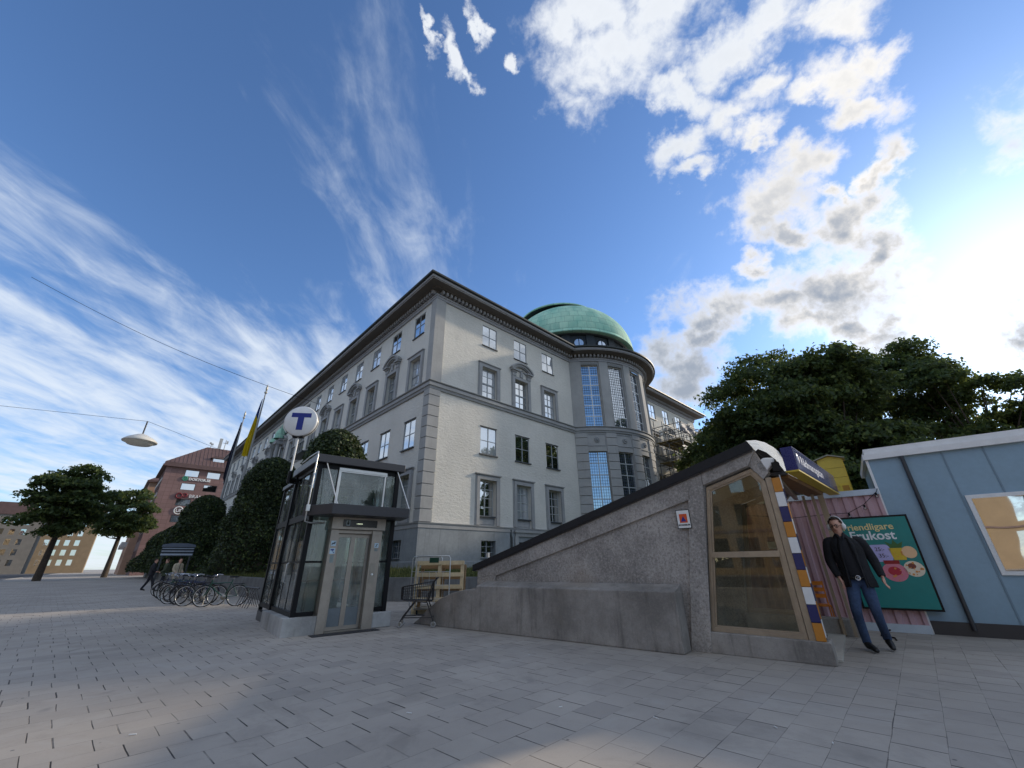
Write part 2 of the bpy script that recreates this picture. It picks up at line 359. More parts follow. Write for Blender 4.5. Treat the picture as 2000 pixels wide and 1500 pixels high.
def verdigris():
    n = NT('green_copper'); v = n.coord('Object')
    u = n.N('ShaderNodeSeparateXYZ'); n.t.links.new(v, u.inputs[0])
    ang = n.math('MULTIPLY', n.math('ARCTAN2', u.outputs[1], u.outputs[0]), 7.2); hz = n.math('MULTIPLY', u.outputs[2], 1.25)
    row = n.math('FLOOR', hz); fx = n.math('FRACT', n.math('ADD', n.math('MULTIPLY', ang, 1.1), n.math('MULTIPLY', row, 0.37))); fz = n.math('FRACT', hz)
    seam = n.math('MAXIMUM', n.math('GREATER_THAN', fz, 0.94), n.math('MULTIPLY', n.math('GREATER_THAN', fx, 0.95), 0.7))
    cb = n.N('ShaderNodeCombineXYZ'); n.put(cb.inputs[0], n.math('FLOOR', n.math('ADD', n.math('MULTIPLY', ang, 1.1), n.math('MULTIPLY', row, 0.37)))); n.put(cb.inputs[1], row)
    wn = n.N('ShaderNodeTexWhiteNoise', noise_dimensions='2D'); n.t.links.new(cb.outputs[0], wn.inputs['Vector'])
    a = n.ramp(n.noise(n.coord('Object', (1, 1, 0.4)), 0.9, 6, 0.65), 0.3, 0.72)
    c = n.mix(a, s2l((142, 194, 172)), s2l((184, 218, 192)))
    c = n.mix(n.math('MULTIPLY', wn.outputs['Value'], 0.28), c, s2l((62, 122, 116)))
    st = n.ramp(n.noise(n.coord('Object', (3, 3, 0.25)), 1.4, 5, 0.6), 0.58, 0.8)
    c = n.mix(n.math('MULTIPLY', st, 0.35), c, s2l((60, 96, 98)))
    c = n.mix(n.math('MULTIPLY', seam, 0.5), c, s2l((44, 84, 80)))
    n.set(color=c, rough=0.75, spec=0.3); n.bump(n.math('SUBTRACT', n.noise(v, 6, 4), n.math('MULTIPLY', seam, 0.6)), 0.3, 0.03); return n.m
M_VERDI = verdigris()
def pane_mat(name, base=(0.018, 0.022, 0.024), ior=1.8, wave=0.10, rough=0.02, mirror=0.66):
    """window pane in front of a dark room: mirrors the sky, each sheet slightly uneven"""
    n = NT(name); v = n.coord('World'); n.set(color=base, rough=rough, ior=ior, spec=0.5)
    nb = n.bump(n.noise(v, 0.9, 2, 0.4), wave, 0.06)
    gl = n.N('ShaderNodeBsdfGlossy'); gl.inputs[0].default_value = (0.93, 0.97, 1.0, 1); gl.inputs['Roughness'].default_value = rough; n.t.links.new(nb, gl.inputs['Normal'])
    mx = n.N('ShaderNodeMixShader'); mx.inputs[0].default_value = mirror; n.t.links.new(n.b.outputs[0], mx.inputs[1]); n.t.links.new(gl.outputs[0], mx.inputs[2]); n.t.links.new(mx.outputs[0], n.out.inputs[0]); return n.m
M_PANE = pane_mat('dark_window_pane')
M_PANE_C = pane_mat('curtained_window_pane', (0.52, 0.54, 0.56), 1.8, mirror=0.45)
M_PANE_B = pane_mat('leaded_window_pane', (0.04, 0.055, 0.085), 1.9, 0.16, mirror=0.48)
M_SASH = paint('pale_window_sash', (176, 180, 178), 0.5)
M_SASHG = paint('grey_window_sash', (148, 153, 155), 0.5)
M_SASHD = paint('dark_window_sash', (84, 92, 98), 0.5)
M_LEAD = mat('lead_sill', (62, 68, 74), 0.5, 0.2, 4, 0.1, 30)
def glass_mat(name, tint=(0.78, 0.85, 0.83), ior=1.55, extra=0.0, dirt=0.06, dirtcol=(0.35, 0.36, 0.35)):
    n = NT(name); t = n.t; t.nodes.remove(n.b)
    tr = n.N('ShaderNodeBsdfTransparent'); tr.inputs[0].default_value = (*tint, 1)
    gl = n.N('ShaderNodeBsdfGlossy'); gl.inputs[0].default_value = (0.95, 0.97, 0.97, 1); gl.inputs['Roughness'].default_value = 0.015
    fr = n.N('ShaderNodeFresnel'); fr.inputs[0].default_value = ior
    f = n.math('ADD', fr.outputs[0], extra, clamp=True)
    mx = n.N('ShaderNodeMixShader'); n.put(mx.inputs[0], f); t.links.new(tr.outputs[0], mx.inputs[1]); t.links.new(gl.outputs[0], mx.inputs[2])
    df = n.N('ShaderNodeBsdfDiffuse'); df.inputs[0].default_value = (*dirtcol, 1)
    v = n.coord('World', (1, 1, 0.4)); dn = n.math('MULTIPLY', n.ramp(n.noise(v, 2.2, 6, 0.65), 0.35, 0.8), dirt*2)
    m2 = n.N('ShaderNodeMixShader'); n.put(m2.inputs[0], dn); t.links.new(mx.outputs[0], m2.inputs[1]); t.links.new(df.outputs[0], m2.inputs[2])
    t.links.new(m2.outputs[0], n.out.inputs[0]); return n.m
M_GLASS = glass_mat('lift_glass', (0.82, 0.88, 0.85), 1.5, 0.02, 0.22, (0.56, 0.60, 0.57))
M_KGLASS = glass_mat('kiosk_glass', (0.80, 0.77, 0.64), 1.45, 0.01, 0.07, (0.46, 0.44, 0.36))
M_BLACK = mat('black_painted_steel', (18, 18, 20), 0.5, 0.06, 5, 0.03, 60, spec=0.22, kind='Object')
M_DGREY = paint('dark_grey_steel', (52, 52, 56), 0.4)
M_STEEL = mat('brushed_steel', (150, 146, 138), 0.34, 0.10, 6, 0.05, 80, metal=0.85, kind='Object')
M_BRONZE = mat('bronze_anodised_steel', (156, 142, 124), 0.42, 0.14, 6, 0.05, 80, metal=0.35, kind='Object')
M_GALV = mat('galvanised_tube', (112, 114, 116), 0.5, 0.15, 4, 0.05, 60, metal=0.4, kind='Object')
M_PORT = mat('satin_steel', (160, 152, 142), 0.4, 0.12, 5, 0.05, 80, metal=0.6, kind='Object')
M_ALU = mat('pale_aluminium', (205, 205, 202), 0.35, 0.06, 6, 0.04, 80, metal=0.6, kind='Object')
M_WHITE = paint('white_enamel', (228, 228, 226), 0.35)
M_NAVY = paint('navy_enamel', (24, 32, 92), 0.35)
M_TBLUE = paint('metro_blue', (10, 36, 128), 0.4)
M_YELLOW = paint('yellow_paint', (214, 186, 62), 0.5)
M_ORANGE = paint('orange_tile', (188, 124, 46), 0.35)
M_RUBBER = paint('black_rubber', (20, 20, 20), 0.7)
M_CHROME = mat('chrome', (200, 200, 205), 0.15, 0.04, 6, 0.0, 60, metal=1.0, kind='Object')
def concrete(name, col, speck=0.5, streak=0.5, damp=0.4):
    n = NT(name); c = s2l(col); v = n.coord('World')
    a = n.ramp(n.noise(v, 1.1, 7, 0.65), 0.3, 0.72); colr = n.mix(a, tuple(x*0.62 for x in c), tuple(x*1.2 for x in c))
    vo = n.N('ShaderNodeTexVoronoi'); n.put(vo.inputs['Vector'], v); vo.inputs['Scale'].default_value = 44
    sp = n.ramp(vo.outputs['Distance'], 0.14, 0.40, 1.0, 0.0); wn = n.N('ShaderNodeTexWhiteNoise'); n.put(wn.inputs['Vector'], vo.outputs['Position'])
    stone = n.mix(wn.outputs['Value'], tuple(x*0.40 for x in c), tuple(min(1, x*1.35) for x in c))
    colr = n.mix(n.math('MULTIPLY', sp, speck*0.6), colr, stone)
    g1 = n.noise(v, 26, 8, 0.75); colr = n.mix(n.math('MULTIPLY', n.ramp(g1, 0.50, 0.64), speck*0.75), colr, tuple(x*0.40 for x in c)); colr = n.mix(n.math('MULTIPLY', n.ramp(g1, 0.50, 0.36), speck*0.5), colr, tuple(min(1, x*1.55) for x in c))
    pit = n.ramp(n.noise(v, 48, 3, 0.5), 0.66, 0.74); colr = n.mix(n.math('MULTIPLY', pit, speck), colr, tuple(x*0.25 for x in c))
    st = n.ramp(n.noise(n.coord('World', (3.4, 3.4, 0.30)), 1.5, 9, 0.78, 0.3), 0.50, 0.72); colr = n.mix(n.math('MULTIPLY', st, streak), colr, tuple(x*0.32 for x in c))
    s2 = n.ramp(n.noise(n.coord('World', (7, 7, 0.5)), 1.7, 5, 0.7), 0.66, 0.78); colr = n.mix(n.math('MULTIPLY', s2, streak*0.6), colr, tuple(min(1, x*1.7) for x in c))
    br = n.ramp(n.noise(v, 0.6, 4, 0.6), 0.5, 0.75); colr = n.mix(n.math('MULTIPLY', br, damp), colr, (c[0]*0.85, c[1]*0.72, c[2]*0.58))
    n.set(color=colr, rough=0.86, spec=0.3)
    n.bump(n.math('ADD', n.noise(v, 30, 6, 0.65), n.math('MULTIPLY', sp, speck)), 0.45, 0.008); return n.m
M_CONC_A = concrete('exposed_aggregate_concrete', (170, 163, 156), 0.9, 0.35, 0.35)
M_CONC = concrete('streaky_cast_concrete', (154, 148, 141), 0.25, 0.75, 0.5)
M_CONC_L = concrete('pale_concrete', (172, 172, 170), 0.12, 0.4, 0.25)
M_CONC_W = concrete('retaining_concrete', (112, 113, 112), 0.15, 0.6, 0.3)
def paving():
    n = NT('concrete_paving'); g = n.N('ShaderNodeNewGeometry'); mp = n.N('ShaderNodeMapping'); n.t.links.new(g.outputs['Position'], mp.inputs[0])
    mp.inputs['Rotation'].default_value = (0, 0, R(-(90-43)))      # x now runs along the courses
    mp.inputs['Location'].default_value = (0.11, 0.07, 0)
    wv_ = n.N('ShaderNodeTexNoise'); n.put(wv_.inputs['Vector'], mp.outputs[0]); wv_.inputs['Scale'].default_value = 1.7; wv_.inputs['Detail'].default_value = 2
    off = n.vec('SCALE', n.vec('SUBTRACT', wv_.outputs['Color'], (0.5, 0.5, 0.5))); off.node.inputs['Scale'].default_value = 0.022
    s = n.N('ShaderNodeSeparateXYZ'); n.put(s.inputs[0], n.vec('ADD', mp.outputs[0], off))
    x, y = s.outputs[0], s.outputs[1]; H, L = 0.325, 0.40
    v = n.math('DIVIDE', y, H); row = n.math('FLOOR', v); fv = n.math('FRACT', v)
    rw = n.N('ShaderNodeTexWhiteNoise', noise_dimensions='1D'); n.put(rw.inputs['W'], row)
    u = n.math('ADD', n.math('DIVIDE', x, L), n.math('ADD', n.math('MULTIPLY', row, 0.5), n.math('MULTIPLY', rw.outputs['Value'], 0.16)))
    col = n.math('FLOOR', u); fu = n.math('FRACT', u)
    cb = n.N('ShaderNodeCombineXYZ'); n.put(cb.inputs[0], col); n.put(cb.inputs[1], row)
    cw = n.N('ShaderNodeTexWhiteNoise', noise_dimensions='2D'); n.t.links.new(cb.outputs[0], cw.inputs['Vector'])
    cs = n.N('ShaderNodeSeparateColor'); n.t.links.new(cw.outputs['Color'], cs.inputs[0])
    wvar = n.noise(mp.outputs[0], 2.3, 4, 0.6)
    du = n.math('MULTIPLY', n.math('SUBTRACT', 0.5, n.math('ABSOLUTE', n.math('SUBTRACT', fu, 0.5))), L)
    dv = n.math('MULTIPLY', n.math('SUBTRACT', 0.5, n.math('ABSOLUTE', n.math('SUBTRACT', fv, 0.5))), H)
    wu = n.math('ADD', 0.0022, n.math('MULTIPLY', cs.outputs[1], 0.0055)); wv2 = n.math('ADD', 0.0006, n.math('MULTIPLY', n.ramp(wvar, 0.4, 0.75), 0.0042))
    ju = n.ramp(n.math('DIVIDE', du, wu), 0.75, 1.25, 1.0, 0.0); jv = n.ramp(n.math('DIVIDE', dv, wv2), 0.7, 1.3, 1.0, 0.0)
    jn = n.noise(mp.outputs[0], 1.1, 4, 0.6); ju = n.math('MULTIPLY', ju, n.math('ADD', 0.25, n.math('MULTIPLY', n.ramp(jn, 0.35, 0.6), 0.75))); jv = n.math('MULTIPLY', jv, n.ramp(n.noise(mp.outputs[0], 0.9, 5, 0.65), 0.38, 0.62, 0.2, 1.0))
    joint = n.math('MAXIMUM', ju, n.math('MULTIPLY', jv, 0.85))
    P = n.coord('World'); big = n.noise(P, 0.28, 5, 0.6); med = n.noise(P, 2.6, 6, 0.65); fin = n.noise(P, 60, 4, 0.6)
    base = n.mix(n.ramp(big, 0.3, 0.7), s2l((153, 146, 137)), s2l((174, 166, 156)))
    base = n.mix(n.math('MULTIPLY', cs.outputs[0], 0.22), base, s2l((130, 123, 119)))
    base = n.mix(n.math('MULTIPLY', n.math('GREATER_THAN', cs.outputs[2], 0.86), 0.20), base, s2l((116, 113, 110)))
    base = n.mix(n.math('MULTIPLY', n.ramp(med, 0.52, 0.78), 0.26), base, s2l((112, 109, 106)))
    base = n.mix(n.math('MULTIPLY', n.ramp(fin, 0.55, 0.75), 0.22), base, s2l((98, 97, 97)))
    sw = n.noise(P, 1.35, 3, 0.5, 0.4); base = n.mix(n.math('MULTIPLY', n.ramp(sw, 0.66, 0.76), 0.40), base, s2l((74, 74, 80)))
    vo = n.N('ShaderNodeTexVoronoi'); n.put(vo.inputs['Vector'], P); vo.inputs['Scale'].default_value = 2.7
    blot = n.noise(P, 0.75, 7, 0.7, 0.8); base = n.mix(n.math('MULTIPLY', n.ramp(blot, 0.52, 0.68), 0.30), base, s2l((104, 99, 94))); base = n.mix(n.math('MULTIPLY', n.ramp(blot, 0.46, 0.34), 0.22), base, s2l((176, 172, 166)))
    gum = n.math('MULTIPLY', n.ramp(vo.outputs['Distance'], 0.028, 0.045, 1.0, 0.0), 0.7); base = n.mix(gum, base, s2l((70, 69, 72)))
    base = n.mix(joint, base, s2l((42, 40, 40)))
    n.set(color=base, rough=n.ramp(med, 0.3, 0.7, 0.70, 0.86), spec=0.35)
    tilt = n.math('ADD', n.math('MULTIPLY', n.math('SUBTRACT', cs.outputs[0], 0.5), n.math('SUBTRACT', fu, 0.5)), n.math('MULTIPLY', n.math('SUBTRACT', cs.outputs[2], 0.5), n.math('SUBTRACT', fv, 0.5)))
    h = n.math('ADD', n.math('ADD', n.math('MULTIPLY', fin, 0.12), n.math('MULTIPLY', med, 0.15)), n.math('SUBTRACT', n.math('MULTIPLY', tilt, 0.22), n.math('MULTIPLY', joint, 0.7)))
    n.bump(h, 0.75, 0.012); return n.m
M_PAVE = paving()
M_ASPHALT = mat('asphalt', (62, 62, 64), 0.9, 0.2, 1.2, 0.4, 60)
M_KERB = mat('granite_kerb', (150, 148, 146), 0.8, 0.15, 4, 0.3, 50)
def leaf_mat(name, c1, c2, c3, sub=0.25):
    n = NT(name); g = n.N('ShaderNodeNewGeometry'); t = g.outputs['Random Per Island']
    col = n.mix(t, s2l(c1), s2l(c2)); col = n.mix(n.math('GREATER_THAN', t, 0.88), col, s2l(c3))
    P = n.coord('World'); col = n.mix(n.math('MULTIPLY', n.ramp(n.noise(P, 0.55, 3), 0.4, 0.7), 0.45), col, s2l(c1))
    n.set(color=col, rough=0.55, spec=0.35)
    tl = n.N('ShaderNodeBsdfTranslucent'); n.put(tl.inputs[0], n.mix(0.5, col, s2l(c3)))
    mx = n.N('ShaderNodeMixShader'); mx.inputs[0].default_value = sub; n.t.links.new(n.b.outputs[0], mx.inputs[1]); n.t.links.new(tl.outputs[0], mx.inputs[2]); n.t.links.new(mx.outputs[0], n.out.inputs[0])
    return n.m
M_LEAF = leaf_mat('chestnut_leaves', (46, 62, 37), (80, 102, 54), (122, 132, 68), 0.48)
M_HEDGE = leaf_mat('clipped_leaves', (33, 45, 28), (60, 78, 40), (100, 112, 58), 0.22)
M_BARK = mat('bark', (74, 64, 54), 0.9, 0.3, 6, 0.6, 14)
M_SOIL = mat('lawn_soil', (78, 82, 46), 0.95, 0.25, 2, 0.5, 14)

# ------------------------------------------------------------------ ground
def plane(name, x0, x1, y0, y1, z, m):
    o = MB().quad((x0,y0,z),(x1,y0,z),(x1,y1,z),(x0,y1,z)).build(name, m); return tag(o, kind='structure')
plane('pavement', -600, 600, -600, 600, 0.0, M_PAVE)
BX = (-5.19, 22.92); BROT = R(43.55)               # the institute: x along its end wall, y along its street wall
eR = Vector((math.cos(BROT), math.sin(BROT))); eL = Vector((-math.sin(BROT), math.cos(BROT)))
def BW(u, v, z=0.0):
    p = Vector(BX) + eR*u + eL*v; return Vector((p.x, p.y, z))
# carriageway of the street beyond the pavement's kerb
mb = MB(); mb.M = Matrix.Translation((BX[0], BX[1], 0)) @ Matrix.Rotation(BROT, 4, 'Z')
mb.box(-40, -22, -90, 200, 0.004, 0.012); tag(mb.build('road', M_ASPHALT), kind='structure')
mb = MB(); mb.M = Matrix.Translation((BX[0], BX[1], 0)) @ Matrix.Rotation(BROT, 4, 'Z')
mb.box(-22, -21.7, -90, 200, 0.004, 0.06); tag(mb.build('kerb', M_KERB), kind='structure')

# ------------------------------------------------------------------ the domed institute
B = empty('institute_building', (BX[0], BX[1], 0), BROT, 'long cream stucco institute with grey trim, round bow and green copper dome', 'building')
LV, LU = 68.2, 41.0; ZB, ZT = 0.6, 18.4
UC, VC, RB = 20.5, 3.8, 7.0; TH0 = R(57.5)
U1 = UC - RB*math.sin(TH0); U2 = UC + RB*math.sin(TH0); V1 = VC - RB*math.cos(TH0)
Wc = 1.42
ucs = [4.86, 8.14, 11.46]; ucs2 = [LU-11.46, LU-8.14, LU-4.86]
vcs = [2.16 + 3.42*i for i in range(20)]
ROWS = dict(a=(16.27, 18.03), b=(12.02, 14.43), c=(7.98, 9.88), d=(3.46, 6.29), e=(1.6, 2.58))
def holes_for(cs, rows, sgn=1):
    hs = []
    for c in cs:
        for r in rows:
            w = Wc if r != 'e' else 1.12
            hs.append((c-w/2, c+w/2, *ROWS[r]))
    return hs
mb = MB()
wall_grid(mb, lambda s,z,d: (s, d, z), [0, U1], [3.36, ZT+0.3], holes_for(ucs, 'abcd'), 0.34)
wall_grid(mb, lambda s,z,d: (d, s, z), [0, LV], [3.36, ZT+0.3], holes_for(vcs, 'abcd'), 0.34)
mb.quad((U1,0,ZB),(U1,V1+0.02,ZB),(U1,V1+0.02,ZT+0.3),(U1,0,ZT+0.3))
mb.quad((0,LV,ZB),(14,LV,ZB),(14,LV,ZT+0.3),(0,LV,ZT+0.3)); mb.build('stucco_wall', M_STUCCO, B)
mb = MB(); wall_grid(mb, lambda s,z,d: (s, d, z), [U2, LU], [3.36, ZT+0.3], holes_for(ucs2, 'abc'), 0.34)
mb.quad((LU,0,ZB),(LU,14,ZB),(LU,14,ZT+0.3),(LU,0,ZT+0.3))
mb.build('stucco_wall', M_STUCCO, B)
mb = MB()      # dark rooms behind the walls keep the light out
mb.box(0.5, LU-0.5, 0.5, 13.5, 0.5, 18.6); mb.box(0.5, 13.5, 13.5, LV-0.5, 0.5, 18.6)
mb.build('inner_core', M_DARKCU, B)
mb = MB()
eh = [(c-0.58, c+0.58, *ROWS['e']) for c in (4.86, 11.46)]
wall_grid(mb, lambda s,z,d: (s, -0.14+d, z), [-0.14, U1], [ZB, 3.16], eh, 0.36)
wall_grid(mb, lambda s,z,d: (-0.14+d, s, z), [-0.14, LV], [ZB, 3.16], [(c-0.56, c+0.56, *ROWS['e']) for c in vcs[:2]], 0.36)
mb.build('plinth', M_PLINTH, B)
mb = MB(); wall_grid(mb, lambda s,z,d: (s, -0.14+d, z), [U2, LU], [ZB, 3.16], [], 0.36); mb.build('plinth', M_PLINTH, B)
mb = MB(); sweep(mb, [(0, LV), (0, 0), (U1, 0)], [(0.145, 1.0), (0.17, 1.0), (0.17, 1.42), (0.145, 1.45)]); mb.build('plinth_footing', M_PLINTH, B)
arc = [(UC+RB*math.sin(-TH0+2*TH0*i/48), VC-RB*math.cos(-TH0+2*TH0*i/48)) for i in range(49)]
PATH = [(0, LV), (0, 0), (U1, 0)] + arc + [(U2, 0), (LU, 0), (LU, 14)]
PATH = [p for i, p in enumerate(PATH) if i == 0 or (Vector(p)-Vector(PATH[i-1])).length > 0.05]
mb = MB(); sweep(mb, PATH, [(0.0, 3.12), (0.17, 3.14), (0.17, 3.36), (0.20, 3.36), (0.22, 3.43), (0.0, 3.46)]); mb.build('base_band', M_TRIMD, B)
mb = MB(); sweep(mb, PATH, [(0.0, 11.46), (0.10, 11.48), (0.13, 11.62), (0.2, 11.66), (0.2, 11.86), (0.16, 11.90), (0.27, 11.96), (0.27, 12.0), (0.0, 12.04)]); mb.build('string_course', M_TRIMD, B)
mb = MB(); sweep(mb, PATH, [(0.0, 18.36), (0.12, 18.38), (0.12, 18.55), (0.17, 18.57), (0.17, 18.70), (0.10, 18.70)]); mb.build('architrave', M_CORNICE, B)
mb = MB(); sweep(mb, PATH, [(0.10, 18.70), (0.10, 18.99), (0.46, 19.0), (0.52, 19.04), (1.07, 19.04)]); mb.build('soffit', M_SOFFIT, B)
mb = MB(); sweep(mb, PATH, [(1.07, 19.04), (1.10, 19.10), (1.16, 19.10), (1.19, 19.24), (0.9, 19.26)]); mb.build('cornice', M_CORNICE, B)
mb = MB(); sweep(mb, PATH, [(1.10, 19.262), (1.30, 19.262), (1.34, 19.30), (1.34, 19.42), (1.26, 19.44), (0.3, 19.62)]); mb.build('gutter', M_GUTTER, B)
mb = MB()
for p, d in along(PATH, 0.34, 0.1):
    nx, ny = d.y, -d.x
    q = [p + Vector((nx, ny))*o + d*t for o, t in ((0.09, -0.085), (0.42, -0.085), (0.42, 0.085), (0.09, 0.085))]
    mb.prism([(w.x, w.y) for w in q], lambda a,b,z: (a, b, z), 18.73, 18.97)
mb.build('dentil_course', M_CORNICE, B)
mb = MB()      # low copper roofs
mb.add([(-0.4,-0.4,19.56),(LU,-0.4,19.56),(LU,14,19.56),(14,14,19.56),(14,LV,19.56),(-0.4,LV,19.56),(7,7,22.4),(LU,7,22.4),(7,LV,22.4)],
       [(0,1,7,6),(7,2,3,6),(0,6,8,5),(6,3,4,8)])
mb.build('roof', M_DARKCU, B)
for u in (2.9, 5.95, 9.0, 31.2, 34.6):
    mb = MB(); mb.box(u, u+1.45, 0.05, 0.9, 19.5, 19.93); mb.box(u-0.09, u+1.54, -0.06, 1.0, 19.932, 19.99); mb.build('roof_hatch', M_DARKCU, B)
# corner pilaster above, rusticated quoin blocks below
mb = MB()
mb.box(-0.1, 0.70, -0.1, 0.5, 12.04, 18.36)
mb.build('corner_pilaster', M_TRIM, B)
mb = MB(); z = 3.47; k = 0
mb.box(-0.075, 0.64, -0.075, 0.50, 3.46, 11.46)
while z < 11.3:
    z1 = min(z+0.64, 11.45); mb.box(-0.12, 0.70, -0.12, 0.55, z, z1); z += 0.69
mb.build('corner_quoin', M_TRIM, B, bevel=0.012)
for v in (LV-0.6,):
    mb = MB(); mb.box(-0.1, 0.1, v, LV+0.1, 3.46, 18.36); mb.build('corner_pilaster', M_TRIM, B)

# ---- windows: sash with pane, sill, surround and pediment as its pieces
def sash(w, h, y, cols, rows, border=0.048, bar=0.022, meet=None, th=0.05):
    mb = MB()
    mb.box(-w/2, -w/2+border, y, y+th, 0, h); mb.box(w/2-border, w/2, y, y+th, 0, h)
    mb.box(-w/2+border, w/2-border, y, y+th, 0, border); mb.box(-w/2+border, w/2-border, y, y+th, h-border, h)
    for i in range(1, cols):
        x = -w/2 + w*i/cols; b = 0.034 if cols == 2 else bar; mb.box(x-b, x+b, y-0.006, y+th-0.002, border, h-border)
    for j in range(1, rows):
        z = h*j/rows; b = bar if not (meet and j == meet) else 0.055
        for i in range(cols):
            a0 = -w/2 + w*i/cols + (border if i == 0 else 0.034); a1 = -w/2 + w*(i+1)/cols - (border if i == cols-1 else 0.034)
            mb.box(a0, a1, y - (0.02 if meet and j == meet else 0.004), y+th-0.006, z-b, z+b)
    return mb
def panes(w, h, y, cols, rows, seed=0, tilt=0.006):
    rnd = random.Random(seed); mb = MB()
    for i in range(cols):
        for j in range(rows):
            x0, x1 = -w/2+w*i/cols, -w/2+w*(i+1)/cols; z0, z1 = h*j/rows, h*(j+1)/rows
            d = [rnd.uniform(-tilt, tilt) for _ in range(3)]
            mb.quad((x0, y+d[0], z0), (x1, y+d[1], z0), (x1, y+d[2], z1), (x0, y+d[0]+d[2]-d[1], z1))
    return mb
def proto_window(kind, pane=None, seed=0):
    pane = pane or M_PANE
    if kind == 'a':       # small four-pane window of the top storey
        h = ROWS['a'][1]-ROWS['a'][0]; o = sash(Wc, h, 0.045, 2, 2).build('window', M_SASHG, B); panes(Wc, h, 0.062, 2, 2, seed).build('pane', pane, o)
        MB().box(-Wc/2-0.06, Wc/2+0.06, -0.09, 0.1, -0.055, -0.003).build('sill', M_LEAD, o)
    elif kind == 'c':
        h = ROWS['c'][1]-ROWS['c'][0]; o = sash(Wc, h, 0.045, 2, 2).build('window', M_SASHG, B); panes(Wc, h, 0.062, 2, 2, seed).build('pane', pane, o)
        MB().box(-Wc/2-0.09, Wc/2+0.09, -0.12, 0.1, -0.075, -0.003).build('sill', M_LEAD, o)
        MB().box(-Wc/2-0.05, Wc/2+0.05, -0.05, -0.002, h, h+0.045).build('drip_edge', M_LEAD, o)
    elif kind in 'bp':    # tall window of the main storey, plain cap or curved pediment
        h = ROWS['b'][1]-ROWS['b'][0]; o = sash(Wc, h, 0.20, 2, 4, 0.05, 0.018, 2).build('window', M_SASHG, B); panes(Wc, h, 0.22, 2, 4, seed).build('pane', pane, o)
        s = MB(); x = Wc/2
        for sg in (-1, 1):
            s.box(sg*x, sg*(x+0.27), -0.10, 0.0, 0.02, h+0.02); s.box(sg*(x+0.272), sg*(x+0.33), -0.06, 0.0, 0.02, h+0.30)
        s.box(-x-0.27, x+0.27, -0.10, 0.0, h+0.022, h+0.27); s.box(-x+0.002, x-0.002, -0.05, 0.3, -0.06, -0.003)
        s.build('surround', M_TRIMD, o)
        if kind == 'b':
            c = MB(); c.box(-x-0.36, x+0.36, -0.17, 0.0, h+0.302, h+0.36); c.box(-x-0.32, x+0.32, -0.13, 0.0, h+0.272, h+0.30); c.build('cap_moulding', M_TRIMD, o)
        else:
            c = MB()
            for sg in (-1, 1):
                c.box(sg*(x-0.12), sg*(x+0.34), -0.2, -0.001, h+0.55, h+0.68); c.box(sg*(x-0.10), sg*(x+0.30), -0.14, -0.001, h+0.272, h+0.548)
                c.box(sg*(x-0.2), sg*(x+0.46), -0.32, -0.002, h+0.682, h+0.79)
            n = 14; ra, cz = 1.42, h+0.79-0.62
            a0 = math.asin(min(1, (x+0.46)/ra)); cz = h+0.79-ra*math.cos(a0)
            def arcp(r0, r1, y0, y1):
                for i in range(n):
                    w0, w1 = -a0+2*a0*i/n, -a0+2*a0*(i+1)/n
                    P = [(r*math.sin(w), cz+r*math.cos(w)) for r, w in ((r0,w0),(r1,w0),(r1,w1),(r0,w1))]
                    c.prism(P, lambda a,b,d: (a, d, b), y0, y1)
            arcp(ra-0.04, ra+0.09, -0.34, -0.002); arcp(ra-0.20, ra-0.042, -0.24, -0.002); arcp(ra-0.26, ra-0.202, -0.16, -0.002)
            c.build('pediment', M_TRIMD, o)
            t = MB(); rnd = random.Random(5)    # carved relief in the tympanum
            for _ in range(26):
                a = rnd.uniform(-0.62, 0.62); zz = h+0.74+rnd.uniform(0.02, 0.36)*(1-abs(a)/0.8); t.ball((a, -0.05, zz), rnd.uniform(0.04, 0.10), 4, (1.2, 0.9, 0.9))
            t.ball((0, -0.08, h+0.62), 0.13, 5, (1, .8, 1.5)); t.box(-0.14, 0.14, -0.15, -0.003, h+0.29, h+0.55); t.build('carved_relief', M_TRIMD, o)
    elif kind == 'd':     # tall ground-storey window with apron panel
        z0 = ROWS['d'][0]; h = ROWS['d'][1]-z0; s0 = 4.05-z0
        mb = sash(Wc, h-s0, 0.30, 2, 4, 0.05, 0.02)
        mb.v = [(p[0], p[1], p[2]+s0) for p in mb.v]; o = mb.build('window', M_SASH, B)
        pm = panes(Wc, h-s0, 0.33, 2, 4, seed); pm.v = [(p[0], p[1], p[2]+s0) for p in pm.v]; pm.build('pane', pane, o)
        a = MB(); a.box(-Wc/2+0.001, Wc/2-0.001, 0.16, 0.33, 0.0, s0-0.09); a.box(-Wc/2+0.1, Wc/2-0.1, 0.13, 0.158, 0.1, s0-0.2); a.build('apron_panel', M_TRIMD, o)
        MB().box(-Wc/2+0.001, Wc/2-0.001, 0.02, 0.29, s0-0.085, s0-0.004).build('sill', M_LEAD, o)
        s = MB(); x = Wc/2
        for sg in (-1, 1):
            s.box(sg*x, sg*(x+0.24), -0.10, 0.0, 0.02, h+0.002); s.box(sg*(x+0.242), sg*(x+0.32), -0.06, 0.0, 0.02, h+0.26)
        s.box(-x-0.24, x+0.24, -0.10, 0.0, h+0.004, h+0.24); s.box(-x-0.38, x+0.38, -0.18, 0.0, h+0.31, h+0.37); s.box(-x-0.33, x+0.33, -0.12, 0.0, h+0.262, h+0.308)
        s.build('surround', M_TRIMD, o)
    elif kind == 'e':
        h = ROWS['e'][1]-ROWS['e'][0]; o = sash(1.14, h, 0.2, 2, 3, 0.05, 0.02).build('window', M_SASHG, B); panes(1.14, h, 0.24, 2, 3, seed).build('pane', pane, o)
        MB().box(-0.6, 0.6, -0.05, 0.12, -0.06, -0.003).build('sill', M_LEAD, o)
        g = MB()
